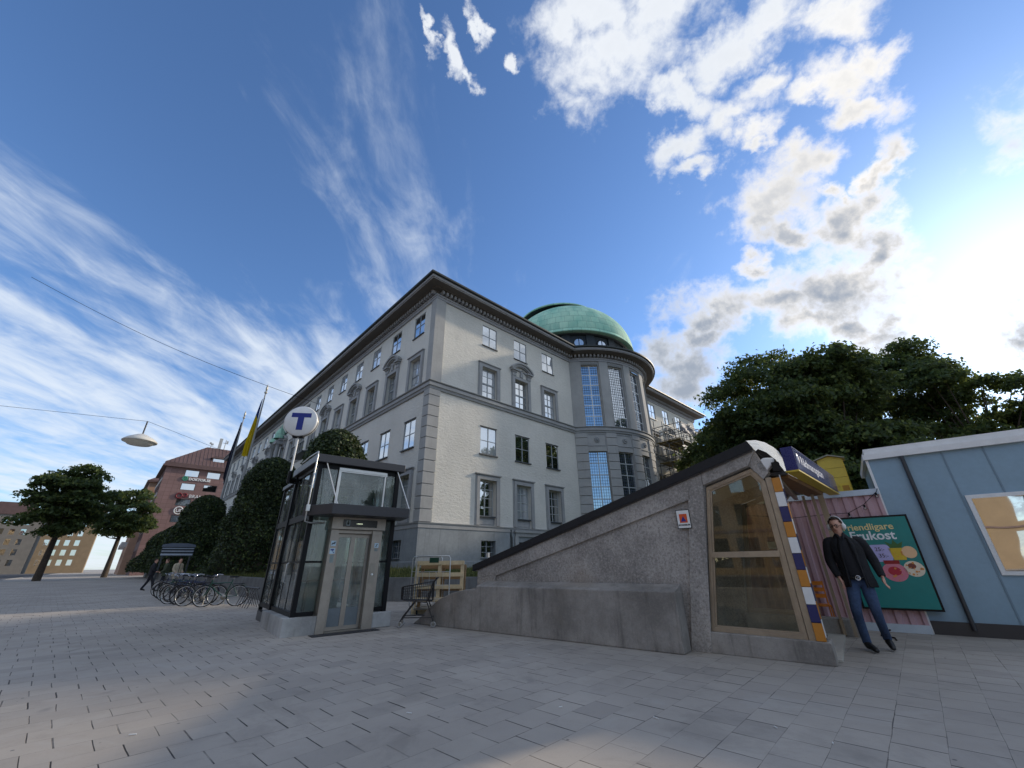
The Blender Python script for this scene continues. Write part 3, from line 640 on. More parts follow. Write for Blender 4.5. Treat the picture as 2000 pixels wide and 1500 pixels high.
        for i in range(5): g.tube([(-0.46+0.23*i, 0.12, 0.02), (-0.46+0.23*i, 0.12, h-0.02)], 0.012, 6)
        g.build('window_bars', M_BLACK, o)
    return o
PR = {k: proto_window(k, seed=i) for i, k in enumerate('abpcde')}
PRC = {'c': proto_window('c', M_PANE_C, 21), 'a': proto_window('a', M_PANE_C, 22), 'd': proto_window('d', M_PANE_C, 23), 'b': proto_window('b', M_PANE_C, 24)}
_used = set()
def put_window(kind, x, y, rz, cur=False):
    src = PRC[kind] if cur and kind in PRC else PR[kind]
    o = src if id(src) not in _used else copy_tree(src, B); _used.add(id(src))
    r = ROWS['b' if kind == 'p' else kind]
    o.location = (x, y, r[0] + (-0.14*0 if kind != 'e' else 0)); o.rotation_euler = (0, 0, rz); return o
for i, u in enumerate(ucs):
    put_window('a', u, 0, 0, True); put_window('p' if i == 1 else 'b', u, 0, 0, True); put_window('c', u, 0, 0, i == 0); put_window('d', u, 0, 0, i == 1)
for i, u in enumerate(ucs2):
    put_window('a', u, 0, 0); put_window('p' if i == 1 else 'b', u, 0, 0); put_window('c', u, 0, 0)
put_window('e', 4.86, -0.14, 0); put_window('e', 11.46, -0.14, 0)
for i, v in enumerate(vcs):
    put_window('a', 0, v, -math.pi/2, i > 1); put_window('p' if i % 2 == 1 else 'b', 0, v, -math.pi/2, i in (0, 4, 8, 11)); put_window('c', 0, v, -math.pi/2, True)
    if i < 3: put_window('d', 0, v, -math.pi/2)
    if i < 2: put_window('e', -0.14, v, -math.pi/2)
for k, o in list(PRC.items()):
    if id(o) not in _used:
        for c in list(o.children): bpy.data.objects.remove(c)
        bpy.data.objects.remove(o)
# entrance doorway hood in the plinth of the end wall
mb = MB(); mb.box(7.0, 9.5, -0.32, -0.16, 3.14, 3.28); mb.box(7.1, 9.4, -0.24, -0.15, 2.9, 3.138)
for x in (7.05, 9.15): mb.box(x, x+0.3, -0.26, -0.15, 0.9, 2.898)
mb.build('doorway_hood', M_TRIMD, B); mb = MB(); mb.box(7.5, 9.0, -0.2, -0.15, 0.9, 2.55); mb.build('doorway', M_BLACK, B)
mb = MB()     # rainwater pipe and wall lamp brackets
mb.tube([(6.75, -0.13, 3.3), (6.75, -0.13, 3.0), (6.75, -0.22, 2.8), (6.75, -0.22, 0.9)], 0.07, 10); mb.build('rainwater_pipe', M_GUTTER, B)

# ---- the round bow
def cyl(r):
    return lambda s, z, d: (UC+(r-d)*math.sin(s), VC-(r-d)*math.cos(s), z)
WA = [R(a) for a in (-42.3, -21.15, 0, 21.15, 42.3)]; HW = R(6.45)
UPZ = (12.06, 18.05); LOZ = (4.0, 9.86)
sb = [-TH0 + 2*TH0*i/92 for i in range(93)]
mb = MB(); wall_grid(mb, cyl(RB), sb, [ZB, 3.3, 11.5, 18.5], [(w-HW, w+HW, *z) for w in WA for z in (UPZ, LOZ)], 0.36)
mb.build('bow_wall', M_TRIM, B)
mb = MB()
piers = [(-TH0, WA[0]-HW)] + [(WA[i]+HW, WA[i+1]-HW) for i in range(4)] + [(WA[4]+HW, TH0)]
def curved_block(mb, s0, s1, r0, r1, z0, z1, n=6):
    a = cyl(r1); b = cyl(r0); ss = [s0+(s1-s0)*i/n for i in range(n+1)]
    vs = [a(s, z0, 0) for s in ss]+[a(s, z1, 0) for s in ss]+[b(s, z0, 0) for s in ss]+[b(s, z1, 0) for s in ss]; m = n+1
    fs = [(i, i+1, m+i+1, m+i) for i in range(n)] + [(i+m, i+1+m, 3*m+i+1, 3*m+i) for i in range(n)] + [(i, i+1, 2*m+i+1, 2*m+i) for i in range(n)] + [(0, m, 3*m, 2*m), (n, m+n, 3*m+n, 2*m+n)]
    mb.add(vs, fs)
for s0, s1 in piers:
    e = R(0.7); curved_block(mb, s0+(e if s0 > -TH0 else 0), s1-(e if s1 < TH0 else 0), RB-0.02, RB+0.10, 12.05, 18.36)
    z = 3.47
    while z < 11.3:
        curved_block(mb, s0+e*0.3, s1-e*0.3, RB-0.02, RB+0.09, z, min(z+0.635, 11.45)); z += 0.69
mb.build('bow_pier', M_TRIM, B)
for w in WA:
    mb = MB(); orn = MB()
    curved_block(mb, w-HW-R(0.4), w+HW+R(0.4), RB-0.02, RB+0.045, 10.30, 10.36); curved_block(mb, w-HW-R(0.4), w+HW+R(0.4), RB-0.02, RB+0.045, 11.30, 11.36)
    for s in (-1, 1): curved_block(mb, w+s*HW-R(0.4), w+s*HW+R(0.4), RB-0.02, RB+0.045, 10.362, 11.298, 2)
    for k in range(11): curved_block(mb, w-HW+2*HW*(k+0.25)/11, w-HW+2*HW*(k+0.75)/11, RB-0.02, RB+0.05, 18.10, 18.34, 1)
    c, si = math.cos(w), math.sin(w); ctr = Vector((UC+(RB+0.03)*si, VC-(RB+0.03)*c, 10.84)); tx = Vector((c, si, 0)); nn = Vector((si, -c, 0))
    for k in range(10):
        a = 2*math.pi*k/10; p = ctr + tx*(0.17*math.cos(a)) + Vector((0,0,0.17*math.sin(a))); orn.ball(p, 0.075, 5)
    orn.ball(ctr+nn*0.04, 0.1, 6)
    mb.build('bow_panel', M_TRIMD, B); orn.build('bow_rosette', M_TRIMD, B)
def bow_window(h, seed, lead):
    w = 2*RB*math.sin(HW)+0.02; y = 0.20
    o = sash(w, h, y, 2, 6, 0.055, 0.035, None, 0.06).build('window', M_WHITE if lead else M_SASH, B)
    panes(w, h, y+0.035, 2, 6, seed, 0.010).build('pane', M_PANE_B, o)
    g = MB()
    for i in range(2):
        for j in range(6):
            x0 = -w/2+w*i/2; z0 = h*j/6
            for k in (1, 2, 3): g.box(x0+w/2*k/4-0.009, x0+w/2*k/4+0.009, y+0.005, y+0.022, z0, z0+h/6)
            for k in (1, 2, 3): g.box(x0, x0+w/2, y+0.004, y+0.0215, z0+h/6*k/4-0.009, z0+h/6*k/4+0.009)
    g.build('leading', M_SASHD, o)
    MB().box(-w/2-0.03, w/2+0.03, 0.0, 0.3, -0.07, -0.004).build('sill', M_LEAD, o); return o
for lo, hi in (UPZ, LOZ):
    p = None
    for i, w in enumerate(WA):
        o = bow_window(hi-lo, 30+i, lo > 8); r = RB*math.cos(HW)
        o.location = (UC+r*math.sin(w), VC-r*math.cos(w), lo); o.rotation_euler = (0, 0, w)
# drum and dome (their axis stands a little behind that of the bow)
DC = (20.5, 4.6)
dome = empty('dome', (DC[0], DC[1], 0), 0); dome.parent = B
mb = MB(); mb.lathe([(6.55, 19.3), (6.55, 22.0)], 64); mb.build('drum', M_DARKCU, dome)
mb = MB()
for k in range(17):
    a = R(-90 + 21.15*(k-0.5)); mb.M = Matrix.Rotation(a, 4, 'Z'); mb.box(6.5, 6.68, -0.42, 0.42, 19.5, 21.95)
mb.M = None; mb.lathe([(6.5, 21.84), (6.85, 21.88), (6.85, 22.05)], 64); mb.build('drum_pilaster', M_DARKCU, dome)
for k in range(-2, 3):
    a = R(-90+21.15*k); o = MB(); o.torus((0, 0, 0), 0.52, 0.07, 'y', 28, 8); o.box(-0.035, 0.035, -0.03, 0.02, -0.5, 0.5)
    o = o.build('oculus', M_DARKCU, dome)
    g = MB(); n = 28; g.add([(0.5*math.cos(2*math.pi*i/n), 0.0, 0.5*math.sin(2*math.pi*i/n)) for i in range(n)], [tuple(range(n))]); g.build('oculus_pane', M_PANE_C, o)
    o.location = (6.60*math.cos(a), 6.60*math.sin(a), 20.98); o.rotation_euler = (0, 0, a+math.pi/2)
prof = [(6.6, 22.0), (7.28, 22.0), (7.32, 22.06), (7.30, 22.16)]
zc, hh, rr = 22.16, 6.05, 7.26
k = 0
while True:
    t = k/40*math.pi/2; r = rr*math.cos(t); z = zc+hh*math.sin(t)
    if r < 4.45: break
    prof.append((r, z)); k += 1
rt_, zt_ = prof[-1]
mb = MB(); mb.lathe(prof, 96); mb.build('copper_shell', M_VERDI, dome)
mb = MB(); mb.lathe([(rt_, zt_), (3.7, zt_-0.05), (3.7, 27.3)], 64); mb.build('crown_ring', M_DARKCU, dome)
mb = MB(); mb.lathe([(4.72, 27.21), (4.78, 27.24), (4.76, 27.40), (4.4, 27.52), (3.0, 27.8), (0.01, 28.0)], 72, (-0.3, 0.8)); mb.build('crown_cap', M_VERDI, dome)
mb = MB(); mb.lathe([(3.0, 27.10), (4.6, 27.16), (4.719, 27.209)], 72, (-0.3, 0.8)); mb.build('crown_soffit', M_DARKCU, dome)
# portal with columns and a small bronze cupola halfway along the street wall
mb = MB(); pv = 34.6
for v in (pv-1.25, pv+1.25):
    mb.lathe([(0.34, 12.05), (0.34, 12.3), (0.26, 12.4), (0.23, 14.6), (0.33, 14.8)], 14, (-0.55, v)); mb.box(-0.95, -0.01, v-0.4, v+0.4, 14.8, 15.25)
mb.box(-0.7, -0.01, pv-1.75, pv+1.75, 15.252, 15.5)
mb.build('portal_column', M_TRIMD, B)
mb = MB(); mb.lathe([(0.62, 15.5), (0.6, 15.9), (0.5, 16.3), (0.28, 16.7), (0.08, 16.95), (0.03, 17.3)], 18, (-0.55, pv-1.25)); mb.lathe([(0.5, 15.5), (0.48, 15.75), (0.35, 16.05), (0.02, 16.2)], 16, (-0.55, pv+1.25)); mb.build('portal_cupola', M_VERDI, B)
mb = MB(); mb.box(-1.3, -0.2, 20.2, 24.0, 11.2, 11.35)
for k in range(12): mb.box(-1.28, -1.24, 20.25+k*0.33, 20.29+k*0.33, 11.35, 12.2)
mb.box(-1.3, -1.22, 20.2, 24.0, 12.2, 12.26); mb.build('balcony', M_GUTTER, B)

# ---- scaffold against the far end of the end wall
S = empty('scaffold', tuple(BW(28.0, -0.4)), BROT, 'tube scaffold with plank decks and torn sheeting on the far wing', 'scaffold')
for j, y in enumerate((-0.15, -1.5, -3.0)):
    for i in range(5): MB().tube([(0.3+2.05*i, y, 0.0), (0.3+2.05*i, y, 15.6-(0.9 if j == 2 else 0)+0.4*(i % 2))], 0.05, 6).build('standard', M_GALV, S)
mb = MB()
for z in (2.2, 4.4, 6.6, 8.6, 9.6, 10.6, 11.6, 12.8, 13.8, 14.8):
    for y in (-0.15, -1.5, -3.0): mb.tube([(-0.2, y, z), (9.0, y, z+0.02)], 0.04, 6)
    for i in range(5): mb.tube([(0.3+2.05*i, 0.2, z-0.06), (0.3+2.05*i, -3.3, z-0.06)], 0.04, 6)
mb.build('ledger', M_GALV, S)
mb = MB()
for i in range(4):
    for z in (6.6, 8.6, 10.6, 12.8): mb.tube([(0.3+2.05*i, -3.06, z), (0.3+2.05*(i+1), -3.06, z+2.0)], 0.035, 6)
mb.build('brace', M_GALV, S)
for z in (10.7, 12.9, 8.7):
    mb = MB()
    for k in range(5): mb.box(-0.1, 8.9, -3.0+0.55*k, -2.5+0.55*k, z, z+0.05)
    mb.build('plank_deck', mat('scaffold_plank', (120, 108, 66), 0.8, 0.25, 3, 0.3, 20), S)
def sheet(x0, x1, z0, z1, y, m, nm, seed):
    rnd = random.Random(seed); n, k = 14, 6; vs = [(x0+(x1-x0)*i/n, y+0.10*math.sin(i*1.3+j)+rnd.uniform(-0.05, 0.05), z0+(z1-z0)*j/k+rnd.uniform(-0.05, 0.05)+(0.18*math.sin(i*0.9) if j in (0, k) else 0)) for j in range(k+1) for i in range(n+1)]
    mb = MB(); mb.add(vs, [(j*(n+1)+i, j*(n+1)+i+1, (j+1)*(n+1)+i+1, (j+1)*(n+1)+i) for j in range(k) for i in range(n)], True); mb.build(nm, m, S)
M_SHEET = mat('grey_scaffold_sheet', (118, 118, 126), 0.7, 0.15, 2, 0.3, 12); M_NET = mat('blue_scaffold_net', (66, 92, 134), 0.8, 0.2, 2, 0.3, 12)
sheet(-0.3, 9.1, 10.9, 12.1, -3.15, M_SHEET, 'sheeting', 1); sheet(0.3, 8.0, 13.6, 14.5, -3.15, M_SHEET, 'sheeting', 2); sheet(6.4, 9.2, 9.2, 11.6, -3.3, M_NET, 'debris_net', 3)

# ------------------------------------------------------------------ lawn and retaining wall round the institute
def slab_poly(name, poly, z0, z1, m):
    mb = MB(); mb.prism(poly, lambda a,b,d: (a, b, d), z0, z1); return mb.build(name, m)
RC = Vector((-10.35, 18.45))                        # outer corner of the retaining wall
_d = Vector((math.sin(R(100)), math.cos(R(100)))); RE = RC + _d*26
Lf = RC + eL*72
wall = empty('retaining_wall', (RC.x, RC.y, 0), 0, 'low grey concrete retaining wall of panels along the lawn', 'wall')
def wall_run(a, b, name, inner):
    d = (b-a).normalized(); n = Vector((-d.y, d.x)); L = (b-a).length; mb = MB(); t = 0.0
    n = n if n.dot(inner) > 0 else -n
    while t < L-0.01:
        t1 = min(t+2.15, L); P = [a+d*(t+0.006), a+d*(t1-0.006), a+d*(t1-0.006)+n*0.24, a+d*(t+0.006)+n*0.24]
        mb.prism([(p.x-RC.x, p.y-RC.y) for p in P], lambda x,y,z: (x, y, z), 0.0, 0.84); t = t1
    mb.build(name, M_CONC_W, wall, bevel=0.008)
wall_run(RC, RE, 'wall_panel', Vector((0, 1))); wall_run(RC+eL*0.25, Lf, 'wall_panel', Vector(eR))
q0 = RC + eR*0.24 + Vector((0.02, 0.2)); q1 = RE+Vector((0.05, 0.245)); q2 = Vector(BW(40, -0.5).xy); q3 = Vector(BW(-0.1, -0.1).xy); q4 = Vector(BW(-0.1, 70).xy); q5 = Lf+eR*0.24
mb = MB()
NL = 14
ring_o = [q5, q0, q1]; 
mb.add([(q5.x,q5.y,0.78),(q0.x,q0.y,0.78),(q1.x,q1.y,0.78),(q2.x,q2.y,1.05),(q3.x,q3.y,1.08),(q4.x,q4.y,1.08)], [(0,1,4,5),(1,2,3,4)])
tag(mb.build('lawn', M_SOIL), kind='structure')
def grass():
    rng = np.random.default_rng(3); n = 26000; V = np.zeros((n*3, 3), np.float32)
    # blades thicken towards the front edge of the lawn
    s = rng.random(n); t = rng.random(n)**1.7
    A = np.where((rng.random(n) < 0.62)[:, None], np.array(q0)+(np.array(q1)-np.array(q0))*(s*0.55)[:, None], np.array(q0)+(np.array(q5)-np.array(q0))*(s**2*0.5)[:, None])
    inn = np.where(np.abs((A-np.array(q0)) @ np.array(eR)) < 0.02, 0, 1)
    Bp = np.array(q3) + (A-np.array(q0))*np.array([0.9, 0.9]); P = A+(Bp-A)*(t*0.95)[:, None]; z = 0.78+0.29*t
    h = rng.uniform(0.06, 0.2, n)*(1+1.2*(rng.random(n) > 0.93)); a = rng.random(n)*6.28; w = rng.uniform(0.008, 0.02, n)
    V[0::3, 0] = P[:, 0]-np.cos(a)*w; V[0::3, 1] = P[:, 1]-np.sin(a)*w; V[0::3, 2] = z
    V[1::3, 0] = P[:, 0]+np.cos(a)*w; V[1::3, 1] = P[:, 1]+np.sin(a)*w; V[1::3, 2] = z
    V[2::3, 0] = P[:, 0]+rng.normal(0, 0.05, n); V[2::3, 1] = P[:, 1]+rng.normal(0, 0.05, n); V[2::3, 2] = z+h
    me = bpy.data.meshes.new('grass'); me.from_pydata([], [], []); me.vertices.add(n*3); me.vertices.foreach_set('co', V.ravel())
    me.loops.add(n*3); me.loops.foreach_set('vertex_index', np.arange(n*3, dtype=np.int32)); me.polygons.add(n)
    me.polygons.foreach_set('loop_start', np.arange(0, n*3, 3, dtype=np.int32)); me.update(calc_edges=True)
    me.materials.append(leaf_mat('grass_blades', (62, 72, 34), (98, 106, 52), (140, 136, 80), 0.2))
    o = bpy.data.objects.new('grass', me); COL.objects.link(o); tag(o, kind='stuff')
grass()

# ------------------------------------------------------------------ glass street lift
LR = R(90-51); LO = (-4.67, 9.18)
lift = empty('street_lift', (LO[0], LO[1], 0), LR, 'glass street lift with black steel frame, steel doors and dark canopy on a concrete plinth', 'lift')
mb = MB(); mb.box(0.0, 0.66, 0.0, 2.3, 0, 0.33); mb.box(0.66, 0.662, 0.5, 2.3, 0, 0.33); mb.build('concrete_plinth', M_CONC_L, lift, bevel=0.02)
mb = MB(); mb.box(1.84, 2.3, 0.02, 2.3, 0, 0.31); mb.build('concrete_plinth', M_CONC_L, lift, bevel=0.02)
mb = MB(); mb.box(0.662, 1.838, 0.45, 2.3, 0.0, 0.03); mb.box(0.15, 2.1, 2.32, 3.9, 0, 0.22); mb.build('lift_base', M_DGREY, lift)
X0, X1, Y0, Y1, Y2 = 0.2, 2.16, 0.2, 2.36, 3.85; ZP = 0.33; ZH = 3.55
for x, y, w, zt in ((X0, Y0, 0.10, ZH), (X1, Y0, 0.10, ZH), (X0, Y1, 0.15, ZH), (X1, Y1, 0.15, ZH), (X0, Y2, 0.09, 3.42), (X1, Y2, 0.09, 3.42)):
    MB().box(x-w/2, x+w/2, y-w/2, y+w/2, ZP-0.1, zt).build('post', M_BLACK, lift)
mb = MB()
for z in (ZP+0.04, 2.36, ZH-0.05):
    h = 0.10 if z < 2 or z > 3 else 0.15
    for x in (X0, X1): mb.box(x-0.04, x+0.04, Y0+0.06, Y1-0.08, z-h/2, z+h/2); mb.box(x-0.035, x+0.035, Y1+0.08, Y2-0.05, z-h/2-(0.06 if z > 3 else 0), z+h/2-(0.06 if z > 3 else 0))
    mb.box(X0+0.08, X1-0.08, Y1-0.04, Y1+0.04, z-h/2, z+h/2) if z > 3 else None
    mb.box(X0+0.05, X1-0.05, Y2-0.04, Y2+0.04, z-h/2-0.06, z+h/2-0.06) if z > 3 else None
for x, xx in ((X0+0.05, 0.60), (1.90, X1-0.05)): mb.box(x, xx, Y0-0.03, Y0+0.03, ZP, ZP+0.08); mb.box(x, xx, Y0-0.02, Y0+0.02, 1.36, 1.40)
mb.box(X0+0.06, X1-0.06, Y0-0.03, Y0+0.03, ZH-0.1, ZH)
for x in (X0, X1):
    for yy in (Y0+0.75, Y0+1.42): mb.box(x-0.015, x+0.015, yy-0.018, yy+0.018, ZP+0.09, ZH-0.1)
    mb.box(x-0.015, x+0.015, (Y1+Y2)/2-0.018, (Y1+Y2)/2+0.018, ZP+0.09, 3.4)
    mb.box(x-0.02, x+0.02, Y0+0.05, Y1-0.08, 1.36, 1.40); mb.box(x-0.02, x+0.02, Y1+0.08, Y2-0.05, 1.36, 1.40)
mb.build('frame_rail', M_BLACK, lift)
def pane_obj(parent, a, b, m, name='glass_pane', t=0.006):
    mb = MB(); mb.box(a[0]-(t if a[0] == b[0] else 0), b[0]+(t if a[0] == b[0] else 0), a[1]-(t if a[1] == b[1] else 0), b[1]+(t if a[1] == b[1] else 0), a[2], b[2]); return mb.build(name, m, parent)
for x in (X0, X1):
    for z0, z1 in ((ZP+0.09, 2.28), (2.44, ZH-0.1)):
        pane_obj(lift, (x, Y0+0.05, z0), (x, Y1-0.07, z1), M_GLASS); pane_obj(lift, (x, Y1+0.08, z0), (x, Y2-0.05, min(z1, 3.38)), M_GLASS)
pane_obj(lift, (X0+0.05, Y0, ZP+0.08), (0.62, Y0, 2.3), M_GLASS); pane_obj(lift, (1.88, Y0, ZP+0.08), (X1-0.05, Y0, 2.3), M_GLASS)
pane_obj(lift, (X0+0.05, Y0, 2.5), (0.62, Y0, ZH-0.1), M_GLASS); pane_obj(lift, (1.88, Y0, 2.5), (X1-0.05, Y0, ZH-0.1), M_GLASS); pane_obj(lift, (0.70, Y0-0.03, 2.62), (1.80, Y0-0.03, 3.40), M_GLASS)
pane_obj(lift, (X0+0.05, Y2, ZP), (X1-0.05, Y2, 3.3), M_GLASS)
mb = MB(); mb.box(0.64, 1.86, Y0-0.06, Y0-0.002, 3.40, 3.50); mb.box(0.64, 0.70, Y0-0.06, Y0-0.002, 2.55, 3.398); mb.box(1.80, 1.84, Y0-0.06, Y0-0.002, 2.55, 3.398); mb.box(0.66, 1.84, Y0-0.075, Y0-0.062, 3.43, 3.45)
mb.build('window_frame', M_ALU, lift)
mb = MB(); mb.box(0.06, 2.30, 0.04, Y1+0.12, ZH+0.01, ZH+0.20); mb.build('roof', M_DGREY, lift, bevel=0.012)
mb = MB(); mb.box(0.12, 2.24, Y1+0.125, Y2+0.1, 3.40, 3.50); mb.build('rear_roof', M_DGREY, lift)
mb = MB(); mb.prism([(0.42, -0.62), (2.22, -0.62), (2.36, 0.16), (0.0, 0.16)], lambda a,b,z: (a, b, z), 2.33, 2.55); mb.build('canopy', M_DGREY, lift, bevel=0.008)
for xa, xb in ((0.30, 0.54), (2.10, 2.26)): MB().tube([(xa, 0.1, 3.6), (xb, -0.52, 2.54)], 0.014, 8).build('tie_rod', M_ALU, lift)
mb = MB(); mb.tube([(0.05, 1.5, 3.78), (0.05, 0.8, 3.8), (0.07, 0.05, 3.79), (0.065, 0.02, 3.7), (0.05, 0.0, 2.5), (0.05, 0.0, 2.2), (0.16, 0.0, 2.18), (0.5, 0.12, 2.2)], 0.016, 8); mb.box(0.02, 0.09, -0.06, 0.0, 2.42, 2.56); mb.build('power_cable', M_ALU, lift)
# portal, sliding doors, signs
mb = MB(); mb.box(0.64, 0.82, -0.02, 0.32, 0.0, 2.06); mb.box(1.60, 1.84, -0.02, 0.32, 0.0, 2.06); mb.box(0.82, 1.60, 0.02, 0.32, 1.98, 2.06); mb.box(0.62, 1.88, -0.08, 0.30, 2.062, 2.33); mb.build('door_portal', M_PORT, lift, bevel=0.006)
mb = MB(); mb.box(0.82, 1.60, -0.05, 0.3, 0.0, 0.025); mb.build('threshold', M_STEEL, lift)
mb = MB()
for k in range(9): mb.box(0.5, 1.9, -0.40+0.035*k, -0.385+0.035*k, 0.002, 0.012)
mb.build('drain_grate', M_DGREY, lift)
for x0, x1, y in ((0.825, 1.20, 0.10), (1.205, 1.595, 0.13)):
    d = MB(); d.box(x0, x0+0.055, y, y+0.04, 0.03, 1.975); d.box(x1-0.055, x1, y, y+0.04, 0.03, 1.975); d.box(x0+0.055, x1-0.055, y, y+0.04, 1.90, 1.975); d.box(x0+0.055, x1-0.055, y, y+0.04, 0.03, 0.10)
    d = d.build('door_leaf', M_PORT, lift); pane_obj(d, (x0+0.055, y+0.02, 0.10), (x1-0.055, y+0.02, 1.90), M_GLASS, 'door_glass')
    MB().box(x0+0.056, x1-0.056, y+0.01, y+0.012, 0.10, 0.45).build('frosted_band', mat('frosted_film', (112, 120, 124), 0.8, 0.1, 3, 0.05), d)
mb = MB(); mb.box(0.86, 1.66, -0.095, -0.082, 2.12, 2.28); disp = mb.build('display', paint('black_display', (10, 11, 13), 0.2), lift)
mb = MB(); mb.box(0.92, 1.01, -0.099, -0.096, 2.145, 2.26); ic = mb.build('lift_symbol', paint('pale_symbol', (150, 165, 168), 0.5), disp)
mb = MB(); mb.box(0.945, 0.985, -0.102, -0.0992, 2.165, 2.215); mb.ball((0.965, -0.1, 2.232), 0.012, 5); mb.build('symbol_figure', M_BLACK, ic)
mb = MB()
for k in range(5): mb.box(1.16+0.03*k, 1.182+0.03*k, -0.098, -0.096, 2.185, 2.197 if k else 2.19)
e_ = NT('display_dots'); e_.set(color=(0.5, 0.55, 0.45)); e_.b.inputs['Emission Color'].default_value = (0.9, 1, 0.7, 1); e_.b.inputs['Emission Strength'].default_value = 0.8
mb.build('display_figures', e_.m, disp)
M_STK = paint('white_blue_sticker', (196, 220, 232), 0.4)
def sticker(x, z, s, kind):
    o = MB().box(x-s/2, x+s/2, -0.0235, -0.021, z-s/2, z+s/2).build('sticker', M_STK, lift); mb = MB()
    if kind == 0: mb.tube([(x-s*.35, -0.025, z-s*.3), (x+s*.35, -0.025, z+s*.32)], s*.06, 5); mb.tube([(x-s*.3, -0.025, z), (x-s*.05, -0.025, z+s*.05), (x+s*.2, -0.025, z-s*.1), (x+s*.3, -0.025, z+s*.2)], s*.07, 5)
    elif kind == 1: mb.box(x-s*.35, x+s*.3, -0.026, -0.024, z+s*.1, z+s*.36); mb.box(x-s*.05, x+s*.08, -0.026, -0.024, z-s*.1, z+s*.098); mb.ball((x+s*.25, -0.025, z-s*.25), s*.12, 5)
    else: mb.tube([(x-s*.3, -0.025, z-s*.3), (x+s*.3, -0.025, z+s*.3)], s*.06, 5); mb.tube([(x-s*.25, -0.025, z+s*.2), (x+s*.1, -0.025, z+s*.25), (x-s*.2, -0.025, z-s*.2), (x+s*.25, -0.025, z-s*.22)], s*.05, 5)
    mb.build('pictogram', M_TBLUE if kind == 1 else M_BLACK, o)
sticker(0.73, 1.76, 0.11, 0); sticker(0.73, 1.60, 0.115, 1); sticker(1.73, 1.73, 0.10, 2)
mb = MB(); mb.box(0.70, 0.78, -0.0225, -0.021, 1.36, 1.52); mb.box(1.69, 1.77, -0.0225, -0.021, 1.60, 1.66); mb.build('notice', mat('grey_notice', (128, 140, 138), 0.6, 0.2, 8, 0), lift)
mb = MB(); mb.box(1.64, 1.76, -0.03, -0.021, 0.92, 1.34); mb.build('call_panel', M_STEEL, lift)
mb = MB(); mb.lathe([(0.0, -0.012), (0.025, -0.012), (0.025, 0.0)], 14); mb.v = [(1.70+p[0], -0.031+p[2], 1.10+p[1]) for p in mb.v]; mb.build('call_button', M_WHITE, lift)
# what shows through the glass: car walls, rails, hand rail
mb = MB(); mb.box(X0+0.35, X1-0.35, Y1+0.15, Y1+0.2, 0.1, 2.9); mb.build('shaft_panel', mat('pale_shaft_panel', (190, 200, 192), 0.6, 0.12, 2, 0.05, 20), lift)
mb = MB()
for x in (0.42, 0.9, 1.32, 1.9): mb.box(x-0.03, x+0.03, Y1-0.10, Y1-0.04, 0.05, 3.3)
mb.box(X1-0.12, X1-0.06, 0.9, 1.0, 0.05, 3.3); mb.box(X0+0.06, X0+0.12, 0.9, 1.0, 0.05, 3.3); mb.build('guide_rail', M_STEEL, lift)
mb = MB(); mb.tube([(0.5, Y1-0.2, 0.95), (1.9, Y1-0.2, 0.95)], 0.02, 8); mb.build('hand_rail', M_STEEL, lift)
mb = MB(); mb.box(1.45, 1.85, 0.9, 1.5, 2.75, 3.2); mb.tube([(1.5, 1.0, 2.4), (1.5, 1.0, 3.4)], 0.04, 8); mb.ball((1.3, 1.1, 2.95), 0.09, 6); mb.build('lift_machinery', M_DGREY, lift)
mb = MB(); mb.tube([(X0-0.06, 1.15, 0.95), (X0-0.1, 1.15, 0.97), (X0-0.1, 1.15, 1.35), (X0-0.06, 1.15, 1.37)], 0.012, 6); mb.build('pull_handle', M_ALU, lift)

# metro sign on its pole beside the lift
TS = empty('metro_sign', (LO[0], LO[1], 0), LR, 'round white metro sign with a blue T on a thin white pole by the lift', 'sign')
tp = (-0.08, 2.12)
mb = MB(); mb.tube([(tp[0], tp[1], 3.35), (tp[0], tp[1], 3.66)], 0.055, 10); mb.tube([(tp[0], tp[1], 3.42), (0.15, 2.3, 3.42)], 0.05, 8); mb.box(-0.1, 0.3, 2.2, 2.3, 3.36, 3.5); mb.build('pole_bracket', M_BLACK, TS)
MB().tube([(tp[0], tp[1], 3.6), (tp[0], tp[1], 4.66)], 0.026, 10).build('pole', M_WHITE, TS)
disc = empty('roundel', (tp[0], tp[1], 5.08), 0); disc.parent = TS; disc.rotation_euler = (0, 0, R(8) - LR)
mb = MB(); mb.lathe([(0.0, -0.09), (0.42, -0.09), (0.445, -0.07), (0.445, 0.07), (0.42, 0.09), (0.0, 0.09)], 56); mb.v = [(p[0], p[2], p[1]) for p in mb.v]; rd = mb.build('lamp_drum', M_WHITE, disc)
mb = MB(); mb.lathe([(0.452, -0.02), (0.458, -0.02), (0.458, 0.02), (0.452, 0.02)], 56); mb.v = [(p[0], p[2], p[1]) for p in mb.v]; mb.build('drum_seam', M_STEEL, disc)
for s in (-1, 1):
    mb = MB(); t = [(-0.265, 0.235), (0.265, 0.235), (0.265, 0.105), (0.085, 0.105), (0.085, -0.27), (-0.085, -0.27), (-0.085, 0.105), (-0.265, 0.105)]
    mb.prism(t, lambda a,b,d: (a, d, b), s*0.0905, s*0.094); mb.build('letter_t', M_TBLUE, disc)
MB().box(-0.14, 0.14, -0.07, 0.07, -0.475, -0.425).build('sign_foot', M_BLACK, disc)

